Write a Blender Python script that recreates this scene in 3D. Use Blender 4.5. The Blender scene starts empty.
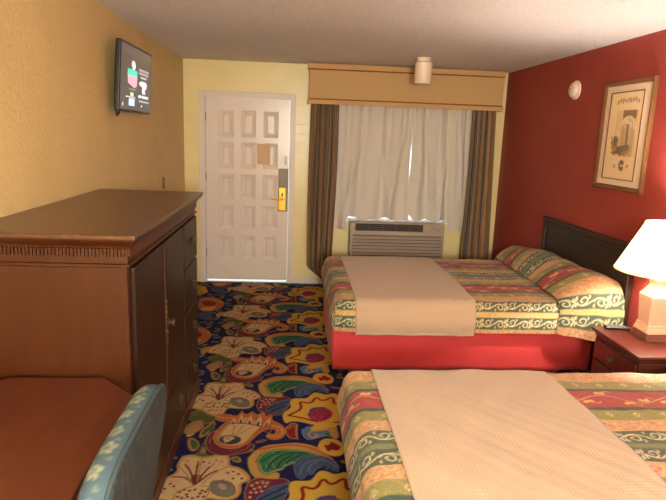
import bpy, bmesh, math, random
import numpy as np
from mathutils import Vector, Matrix
random.seed(7); rng = np.random.default_rng(7)
PI = math.pi
S = bpy.context.scene
COL = S.collection

# ---------------------------------------------------------------- camera, world, lights, exposure
cam_d = bpy.data.cameras.new('camera'); cam = bpy.data.objects.new('camera', cam_d); COL.objects.link(cam)
cam_d.sensor_width = 36.0; cam_d.lens = 570.625 / 666 * 36.0; cam_d.clip_start = 0.05
_r = Vector((0.99718502, -0.06588918, 0.03578619)); _u = Vector((-0.02190709, 0.20042532, 0.97946402)); _f = Vector((0.07170854, 0.97749082, -0.19841768))
M = Matrix(((_r.x, _u.x, -_f.x), (_r.y, _u.y, -_f.y), (_r.z, _u.z, -_f.z))).to_4x4()
M.translation = Vector((1.19953, -6.42931, 1.70781))
cam.matrix_world = M
S.camera = cam

def lin(c):
    return tuple((v / 255 / 12.92) if v / 255 <= 0.04045 else ((v / 255 + 0.055) / 1.055) ** 2.4 for v in c)

world = bpy.data.worlds.new('daylight'); S.world = world; world.use_nodes = True
bg = world.node_tree.nodes['Background']; bg.inputs[0].default_value = (0.93, 0.97, 1.0, 1); bg.inputs[1].default_value = 1.6

def light(name, loc, power, color, radius):
    d = bpy.data.lights.new(name, 'POINT'); d.energy = power; d.color = color; d.shadow_soft_size = radius
    o = bpy.data.objects.new(name, d); COL.objects.link(o); o.location = loc
    return o
light('bedside_lamp_light', (3.25, -5.75, 1.45), 13, (1.0, 0.96, 0.86), 0.14)
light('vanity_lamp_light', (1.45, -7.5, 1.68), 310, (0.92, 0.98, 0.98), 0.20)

S.view_settings.view_transform = 'Standard'; S.view_settings.look = 'None'
S.view_settings.gamma = 1.0; S.view_settings.use_curve_mapping = False
S.view_settings.exposure = 0.55

# ---------------------------------------------------------------- materials
def mat(name, col, rough=0.6, metal=0.0, var=0.0, scale=8.0, bump=0.0, bscale=60.0, stretch=(1, 1, 1), spec=0.5, coat=0.0, emit=None, estr=0.0, transl=0.0, attr=None, sheen=0.0, bdetail=3.0, bdist=0.01):
    m = bpy.data.materials.new(name); m.use_nodes = True
    nt = m.node_tree; N = nt.nodes; Lk = nt.links
    b = N['Principled BSDF']
    b.inputs['Base Color'].default_value = (*lin(col), 1); b.inputs['Roughness'].default_value = rough
    b.inputs['Metallic'].default_value = metal; b.inputs['Specular IOR Level'].default_value = spec
    b.inputs['Coat Weight'].default_value = coat; b.inputs['Sheen Weight'].default_value = sheen
    tc = N.new('ShaderNodeTexCoord'); mp = N.new('ShaderNodeMapping'); mp.inputs['Scale'].default_value = stretch
    Lk.new(tc.outputs['Object'], mp.inputs['Vector'])
    base = None
    if attr:
        a = N.new('ShaderNodeAttribute'); a.attribute_name = attr; base = a.outputs['Color']
    if var:
        n = N.new('ShaderNodeTexNoise'); n.inputs['Scale'].default_value = scale; n.inputs['Detail'].default_value = 5
        Lk.new(mp.outputs['Vector'], n.inputs['Vector'])
        rmp = N.new('ShaderNodeMapRange'); rmp.inputs[1].default_value = 0.3; rmp.inputs[2].default_value = 0.7
        rmp.inputs[3].default_value = 1 - var; rmp.inputs[4].default_value = 1 + var
        Lk.new(n.outputs['Fac'], rmp.inputs[0])
        mx = N.new('ShaderNodeMix'); mx.data_type = 'RGBA'; mx.blend_type = 'MULTIPLY'; mx.inputs[0].default_value = 1
        if base: Lk.new(base, mx.inputs[6])
        else: mx.inputs[6].default_value = (*lin(col), 1)
        cb = N.new('ShaderNodeCombineColor')
        for i in range(3): Lk.new(rmp.outputs[0], cb.inputs[i])
        Lk.new(cb.outputs[0], mx.inputs[7]); base = mx.outputs[2]
    if base: Lk.new(base, b.inputs['Base Color'])
    if bump:
        n2 = N.new('ShaderNodeTexNoise'); n2.inputs['Scale'].default_value = bscale; n2.inputs['Detail'].default_value = bdetail
        Lk.new(mp.outputs['Vector'], n2.inputs['Vector'])
        bp = N.new('ShaderNodeBump'); bp.inputs['Strength'].default_value = bump; bp.inputs['Distance'].default_value = bdist
        Lk.new(n2.outputs['Fac'], bp.inputs['Height']); Lk.new(bp.outputs[0], b.inputs['Normal'])
    if emit is not None or estr:
        if attr and emit is None: Lk.new(base, b.inputs['Emission Color'])
        else: b.inputs['Emission Color'].default_value = (*lin(emit), 1)
        b.inputs['Emission Strength'].default_value = estr
    if transl:
        t = N.new('ShaderNodeBsdfTranslucent'); t.inputs['Color'].default_value = (*lin(col), 1)
        ms = N.new('ShaderNodeMixShader'); ms.inputs[0].default_value = transl
        Lk.new(b.outputs[0], ms.inputs[1]); Lk.new(t.outputs[0], ms.inputs[2])
        Lk.new(ms.outputs[0], N['Material Output'].inputs['Surface'])
    return m

def brick_bump(m, w, h):
    nt = m.node_tree; N = nt.nodes; Lk = nt.links
    tc = N.new('ShaderNodeTexCoord'); sp = N.new('ShaderNodeSeparateXYZ'); cb = N.new('ShaderNodeCombineXYZ')
    Lk.new(tc.outputs['Object'], sp.inputs[0]); Lk.new(sp.outputs['X'], cb.inputs['X']); Lk.new(sp.outputs['Z'], cb.inputs['Y'])
    br = N.new('ShaderNodeTexBrick'); br.inputs['Scale'].default_value = 1.0
    br.inputs['Mortar Size'].default_value = 0.006; br.inputs['Brick Width'].default_value = w; br.inputs['Row Height'].default_value = h
    br.inputs['Mortar Smooth'].default_value = 0.6
    Lk.new(cb.outputs[0], br.inputs['Vector'])
    gt = N.new('ShaderNodeMath'); gt.operation = 'LESS_THAN'; gt.inputs[1].default_value = 2.13
    Lk.new(sp.outputs['Z'], gt.inputs[0])
    mu = N.new('ShaderNodeMath'); mu.operation = 'MULTIPLY'; Lk.new(br.outputs['Fac'], mu.inputs[0]); Lk.new(gt.outputs[0], mu.inputs[1])
    bp = N.new('ShaderNodeBump'); bp.invert = True; bp.inputs['Strength'].default_value = 0.28; bp.inputs['Distance'].default_value = 0.005
    Lk.new(mu.outputs[0], bp.inputs['Height'])
    prev = N['Principled BSDF'].inputs['Normal'].links
    if prev: Lk.new(prev[0].from_socket, bp.inputs['Normal'])
    Lk.new(bp.outputs[0], N['Principled BSDF'].inputs['Normal'])

MT = {}
MT['ceil'] = mat('popcorn_ceiling', (248, 240, 236), 0.95, bump=1.0, bscale=75, bdist=0.032, bdetail=6, var=0.10, scale=70)
MT['yellow'] = mat('yellow_plaster', (212, 186, 128), 0.55, bump=0.5, bscale=40, bdist=0.01, var=0.05, scale=3)
MT['back'] = mat('yellow_painted_block', (236, 220, 160), 0.32, bump=0.12, bscale=9, bdist=0.01, var=0.03, scale=4)
brick_bump(MT['back'], 0.40, 0.10)
MT['red'] = mat('red_painted_wall', (152, 55, 43), 0.6, bump=0.25, bscale=45, bdist=0.005, var=0.05, scale=3)
MT['trimwhite'] = mat('white_painted_trim', (226, 214, 204), 0.4)
MT['door'] = mat('white_door_paint', (230, 218, 208), 0.26, var=0.02, scale=5)
MT['outside'] = mat('outside_concrete', (215, 215, 215), 0.9)
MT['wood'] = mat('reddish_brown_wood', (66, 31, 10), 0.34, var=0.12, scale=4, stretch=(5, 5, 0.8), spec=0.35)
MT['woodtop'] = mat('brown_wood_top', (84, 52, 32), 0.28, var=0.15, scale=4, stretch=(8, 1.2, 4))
MT['woodshade'] = mat('shaded_front_wood', (38, 21, 12), 0.36, var=0.12, scale=4, stretch=(4, 5, 0.8), spec=0.3)  # darker copy of the dresser wood; shade of the front face painted into its colour
MT['tablewood'] = mat('red_brown_tabletop', (82, 37, 18), 0.40, var=0.18, scale=4, stretch=(9, 1.4, 4))
MT['cherry'] = mat('dark_cherry_wood', (72, 26, 18), 0.28, var=0.15, scale=5, stretch=(2, 7, 2), coat=0.15)
MT['headb'] = mat('dark_walnut_wood', (44, 29, 20), 0.42, var=0.2, scale=5, stretch=(2, 7, 2))
MT['antique'] = mat('antique_brass', (96, 78, 52), 0.4, metal=0.7)
MT['brass'] = mat('yellow_brass', (226, 178, 62), 0.35, metal=0.55)
MT['steel'] = mat('dull_steel', (128, 118, 110), 0.5, metal=0.3)
MT['gap'] = mat('dark_gap', (26, 16, 12), 0.9)
MT['black'] = mat('black_plastic', (16, 15, 16), 0.4)
MT['skirt'] = mat('red_skirt_fabric', (204, 58, 60), 0.8, var=0.04, scale=14, bump=0.1, bscale=200, sheen=0.15)
MT['mattress'] = mat('mattress_ticking', (220, 210, 195), 0.9)
MT['scarf'] = mat('beige_waffle_fabric', (182, 156, 128), 0.85, sheen=0.2)
MT['spread'] = mat('striped_scroll_brocade', (200, 160, 100), 0.75, attr='col', bump=0.35, bscale=220, bdist=0.004, var=0.22, scale=110, sheen=0.1)
MT['carpet'] = mat('floral_carpet', (80, 60, 60), 0.95, attr='col', bump=0.5, bscale=350, bdist=0.006, var=0.24, scale=160, spec=0.15)
MT['stripe'] = mat('striped_drape_fabric', (150, 110, 70), 0.85, attr='col', var=0.08, scale=80)
MT['white_curt'] = mat('ivory_lining_fabric', (224, 217, 206), 0.8, transl=0.10)
MT['valance'] = mat('gold_tan_fabric', (198, 164, 114), 0.85, var=0.05, scale=120, bump=0.1, bscale=300)
MT['valtrim'] = mat('tan_trim_fabric', (204, 162, 112), 0.8)
MT['valcord'] = mat('brown_welt_cord', (138, 78, 38), 0.8)
MT['ac'] = mat('beige_plastic', (172, 158, 142), 0.5)
MT['acdark'] = mat('shadowed_grille_black', (44, 40, 36), 0.7)
MT['acshade'] = mat('shaded_beige_plastic', (112, 98, 86), 0.7)  # case plastic darkened, painting in the shade between the slats
MT['acmark'] = mat('reddish_print', (158, 96, 78), 0.6)
MT['glass'] = mat('window_glass', (240, 245, 248), 0.05)
_g = MT['glass'].node_tree.nodes['Principled BSDF']; _g.inputs['Transmission Weight'].default_value = 1.0; _g.inputs['IOR'].default_value = 1.02
MT['alu'] = mat('aluminium_frame', (180, 180, 178), 0.4, metal=0.8)
MT['lampwhite'] = mat('cream_metal_canister', (244, 226, 204), 0.3)
MT['offwhite'] = mat('off_white_plastic', (238, 216, 196), 0.45)
MT['paper'] = mat('tan_paper', (216, 186, 150), 0.8, var=0.06, scale=30)
MT['shade'] = mat('cream_lamp_shade', (255, 244, 224), 0.8, transl=0.36)
MT['ceramic'] = mat('cream_pink_ceramic', (206, 160, 134), 0.28, coat=0.3)
MT['gilt'] = mat('bronze_gilt_frame', (118, 76, 42), 0.45, metal=0.2, var=0.1, scale=40)
MT['matboard'] = mat('cream_mat_board', (232, 200, 170), 0.7)
MT['print'] = mat('sepia_print', (200, 160, 120), 0.6, attr='col')
MT['screen'] = mat('lit_tv_screen', (20, 20, 22), 0.25, attr='col', estr=0.8)
MT['chairf'] = mat('blue_floral_upholstery', (110, 140, 150), 0.85, attr='col', bump=0.2, bscale=300, bdist=0.003)
MT['chairt'] = mat('grey_blue_tweed', (29, 35, 33), 0.9, var=0.75, scale=70, stretch=(1, 1, 0.25), bump=0.3, bscale=260, bdist=0.003)
MT['chairp'] = mat('blue_piping', (44, 58, 62), 0.8)
MT['bulb'] = mat('lit_bulb', (255, 235, 200), 0.5, emit=(255, 214, 150), estr=12.0)
MT['brownplate'] = mat('tan_wall_plate', (150, 108, 62), 0.6)

def waffle(m, s):
    nt = m.node_tree; N = nt.nodes; Lk = nt.links
    tc = N.new('ShaderNodeTexCoord'); vo = N.new('ShaderNodeTexVoronoi'); vo.inputs['Scale'].default_value = s; vo.inputs['Randomness'].default_value = 0.0
    Lk.new(tc.outputs['UV'], vo.inputs['Vector'])
    bp = N.new('ShaderNodeBump'); bp.inputs['Strength'].default_value = 0.35; bp.inputs['Distance'].default_value = 0.004
    Lk.new(vo.outputs['Distance'], bp.inputs['Height']); Lk.new(bp.outputs[0], N['Principled BSDF'].inputs['Normal'])
    rm = N.new('ShaderNodeMapRange'); rm.inputs[1].default_value = 0.0; rm.inputs[2].default_value = 0.35; rm.inputs[3].default_value = 0.82; rm.inputs[4].default_value = 1.0
    Lk.new(vo.outputs['Distance'], rm.inputs[0])
    mx = N.new('ShaderNodeMix'); mx.data_type = 'RGBA'; mx.blend_type = 'MULTIPLY'; mx.inputs[0].default_value = 1
    mx.inputs[6].default_value = N['Principled BSDF'].inputs['Base Color'].default_value
    cb = N.new('ShaderNodeCombineColor')
    for i in range(3): Lk.new(rm.outputs[0], cb.inputs[i])
    Lk.new(cb.outputs[0], mx.inputs[7]); Lk.new(mx.outputs[2], N['Principled BSDF'].inputs['Base Color'])
waffle(MT['scarf'], 1.0)

# ---------------------------------------------------------------- mesh helpers
class MB:
    def __init__(s): s.v = []; s.f = []
    def add(s, vs, fs):
        o = len(s.v); s.v += [tuple(map(float, q)) for q in vs]; s.f += [tuple(i + o for i in f) for f in fs]; return s
    def box(s, x0, x1, y0, y1, z0, z1):
        return s.add([(x0, y0, z0), (x1, y0, z0), (x1, y1, z0), (x0, y1, z0), (x0, y0, z1), (x1, y0, z1), (x1, y1, z1), (x0, y1, z1)],
                     [(0, 3, 2, 1), (4, 5, 6, 7), (0, 1, 5, 4), (1, 2, 6, 5), (2, 3, 7, 6), (3, 0, 4, 7)])
    def prism(s, pts, axis, a, b):                       # pts: 2-D polygon in the other two axes
        n = len(pts)
        def p3(p, h): return {'x': (h, p[0], p[1]), 'y': (p[0], h, p[1]), 'z': (p[0], p[1], h)}[axis]
        return s.add([p3(p, a) for p in pts] + [p3(p, b) for p in pts],
                     [tuple(range(n))[::-1], tuple(range(n, 2 * n))] + [(i, (i + 1) % n, n + (i + 1) % n, n + i) for i in range(n)])
    def loft(s, rings, closed=True, caps=True):
        n = len(rings[0]); vs = [q for r in rings for q in r]; fs = []
        for k in range(len(rings) - 1):
            for i in range(n if closed else n - 1):
                j = (i + 1) % n; fs.append((k * n + i, k * n + j, (k + 1) * n + j, (k + 1) * n + i))
        if caps: fs += [tuple(range(n))[::-1], tuple(range((len(rings) - 1) * n, len(rings) * n))]
        return s.add(vs, fs)
    def lathe(s, prof, c, axis='z', n=32):               # prof: (radius, height)
        rings = []
        for r, h in prof:
            ring = []
            for i in range(n):
                a = 2 * PI * i / n; p, q = r * math.cos(a), r * math.sin(a)
                ring.append({'z': (c[0] + p, c[1] + q, c[2] + h), 'x': (c[0] + h, c[1] + p, c[2] + q), 'y': (c[0] + p, c[1] + h, c[2] + q)}[axis])
            rings.append(ring)
        return s.loft(rings)
    def tube(s, pts, r, n=10):
        rings = []; P = [Vector(p) for p in pts]
        for i, p in enumerate(P):
            t = (P[min(i + 1, len(P) - 1)] - P[max(i - 1, 0)]).normalized()
            a = t.cross(Vector((0, 0, 1)));
            if a.length < 1e-3: a = t.cross(Vector((1, 0, 0)))
            a.normalize(); b = t.cross(a); rr = r[i] if isinstance(r, (list, tuple)) else r
            rings.append([tuple(p + (a * math.cos(2 * PI * k / n) + b * math.sin(2 * PI * k / n)) * rr) for k in range(n)])
        return s.loft(rings)

def obj(name, mb, m, parent=None, smooth=False, bevel=0.0, seg=2, origin=None, recalc=True):
    me = bpy.data.meshes.new(name); me.from_pydata(mb.v, [], mb.f)
    if recalc:
        bm = bmesh.new(); bm.from_mesh(me); bmesh.ops.recalc_face_normals(bm, faces=bm.faces[:]); bm.to_mesh(me); bm.free()
    me.materials.append(m)
    if smooth: me.shade_smooth()
    o = bpy.data.objects.new(name, me); COL.objects.link(o)
    if parent is not None:
        off = world_loc(parent); me.transform(Matrix.Translation(-off)); o.parent = parent
    elif origin is not None:
        me.transform(Matrix.Translation(-Vector(origin))); o.location = origin
    if bevel:
        b = o.modifiers.new('bevel', 'BEVEL'); b.width = bevel; b.segments = seg; b.limit_method = 'ANGLE'; b.angle_limit = math.radians(40)
        b.harden_normals = False
    if smooth:
        try: me.set_sharp_from_angle(angle=math.radians(42))
        except Exception: pass
    return o

def world_loc(o):
    v = Vector((0, 0, 0))
    while o is not None: v += o.location; o = o.parent
    return v

def tag(o, label=None, cat=None, group=None, kind=None):
    if label: o['label'] = label
    if cat: o['category'] = cat
    if group: o['group'] = group
    if kind: o['kind'] = kind
    return o

def thing(name, label, cat, loc=(0, 0, 0), group=None, kind=None):
    o = bpy.data.objects.new(name, None); COL.objects.link(o); o.location = loc; o.empty_display_size = 0.1
    return tag(o, label, cat, group, kind)

def struct(o): o['kind'] = 'structure'; return o

# big numpy grid mesh with a colour per vertex
def grid_mesh(name, P, col, m, parent=None, uv=None, close=None):
    ny, nx, _ = P.shape
    me = bpy.data.meshes.new(name)
    idx = np.arange(nx * ny).reshape(ny, nx)
    q = np.stack([idx[:-1, :-1], idx[:-1, 1:], idx[1:, 1:], idx[1:, :-1]], -1).reshape(-1, 4)
    off = Vector((0, 0, 0)) if parent is None else world_loc(parent)
    PP = P.reshape(-1, 3) - np.array(off)
    me.vertices.add(nx * ny); me.vertices.foreach_set('co', PP.astype(np.float32).ravel())
    nq = len(q); me.loops.add(nq * 4); me.loops.foreach_set('vertex_index', q.astype(np.int32).ravel())
    me.polygons.add(nq); me.polygons.foreach_set('loop_start', np.arange(0, nq * 4, 4, dtype=np.int32))
    me.update(calc_edges=True); me.validate()
    if col is not None:
        a = me.color_attributes.new('col', 'FLOAT_COLOR', 'POINT')
        c4 = np.ones((nx * ny, 4), np.float32); c4[:, :3] = col.reshape(-1, 3); a.data.foreach_set('color', c4.ravel())
    if uv is not None:
        l = me.uv_layers.new(name='UVMap'); l.data.foreach_set('uv', uv.reshape(-1, 2)[q.ravel()].astype(np.float32).ravel())
    me.materials.append(m); me.shade_smooth()
    o = bpy.data.objects.new(name, me); COL.objects.link(o)
    if parent is not None: o.parent = parent
    return o

# ---------------------------------------------------------------- flat colour canvas (for woven and printed patterns)
class Canvas:
    def __init__(s, w, h, nx, ny, bgc, wrapx=False, wrapy=False, x0=0.0, y0=0.0):
        s.w, s.h, s.nx, s.ny, s.x0, s.y0 = w, h, nx, ny, x0, y0; s.wx, s.wy = wrapx, wrapy
        s.c = np.zeros((ny, nx, 3)); s.c[:] = lin(bgc)
    def _blend(s, x0, x1, y0, y1, fn, col):
        SS = 2
        i0 = max(0, int((x0 - s.x0) / s.w * s.nx) - 1); i1 = min(s.nx, int((x1 - s.x0) / s.w * s.nx) + 3)
        j0 = max(0, int((y0 - s.y0) / s.h * s.ny) - 1); j1 = min(s.ny, int((y1 - s.y0) / s.h * s.ny) + 3)
        if i1 <= i0 or j1 <= j0: return
        xs = s.x0 + (np.arange(i0 * SS, i1 * SS) / SS - 0.25) * s.w / s.nx
        ys = s.y0 + (np.arange(j0 * SS, j1 * SS) / SS - 0.25) * s.h / s.ny
        X, Y = np.meshgrid(xs, ys); Mk = fn(X, Y).astype(float)
        a = Mk.reshape(j1 - j0, SS, i1 - i0, SS).mean((1, 3))[..., None]
        s.c[j0:j1, i0:i1] = s.c[j0:j1, i0:i1] * (1 - a) + np.array(lin(col)) * a
    def _shifts(s):
        for a in ((-1, 0, 1) if s.wx else (0,)):
            for b in ((-2, -1, 0, 1, 2, 3, 4, 5) if s.wy else (0,)): yield a * s.w, b * s.h
    def poly(s, pts, col, smooth=2):
        p = np.array(pts, float)
        for _ in range(smooth):
            q = np.roll(p, -1, 0); p = np.stack([p * .75 + q * .25, p * .25 + q * .75], 1).reshape(-1, 2)
        def inside(X, Y, px, py):
            m = np.zeros(X.shape, bool); n = len(px); j = n - 1
            for i in range(n):
                c = (py[i] > Y) != (py[j] > Y)
                if c.any():
                    with np.errstate(divide='ignore', invalid='ignore'):
                        m ^= c & (X < (px[j] - px[i]) * (Y - py[i]) / (py[j] - py[i] + 1e-12) + px[i])
                j = i
            return m
        for dx, dy in s._shifts():
            px, py = p[:, 0] + dx, p[:, 1] + dy
            s._blend(px.min(), px.max(), py.min(), py.max(), lambda X, Y: inside(X, Y, px, py), col)
    def line(s, pts, w, col, smooth=2):
        p = np.array(pts, float)
        for _ in range(smooth if len(p) > 2 else 0):
            q = p[1:]; o = p[:-1]; p = np.concatenate([p[:1], np.stack([o * .75 + q * .25, o * .25 + q * .75], 1).reshape(-1, 2), p[-1:]])
        def near(X, Y, P):
            m = np.zeros(X.shape, bool)
            for a, b in zip(P[:-1], P[1:]):
                d = b - a; t = np.clip(((X - a[0]) * d[0] + (Y - a[1]) * d[1]) / (d @ d + 1e-12), 0, 1)
                m |= (X - a[0] - t * d[0]) ** 2 + (Y - a[1] - t * d[1]) ** 2 < (w / 2) ** 2
            return m
        for dx, dy in s._shifts():
            P = p + (dx, dy); s._blend(P[:, 0].min() - w, P[:, 0].max() + w, P[:, 1].min() - w, P[:, 1].max() + w, lambda X, Y: near(X, Y, P), col)
    def dot(s, c, r, col):
        for dx, dy in s._shifts():
            s._blend(c[0] + dx - r, c[0] + dx + r, c[1] + dy - r, c[1] + dy + r, lambda X, Y: (X - c[0] - dx) ** 2 + (Y - c[1] - dy) ** 2 < r * r, col)
    def sample(s, X, Y):
        fx = (X - s.x0) / s.w * s.nx; fy = (Y - s.y0) / s.h * s.ny
        def g(i, j):
            i = i % s.nx if s.wx else np.clip(i, 0, s.nx - 1); j = j % s.ny if s.wy else np.clip(j, 0, s.ny - 1); return s.c[j, i]
        i = np.floor(fx).astype(int); j = np.floor(fy).astype(int); a = (fx - i)[..., None]; b = (fy - j)[..., None]
        return (g(i, j) * (1 - a) + g(i + 1, j) * a) * (1 - b) + (g(i, j + 1) * (1 - a) + g(i + 1, j + 1) * a) * b

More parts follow.
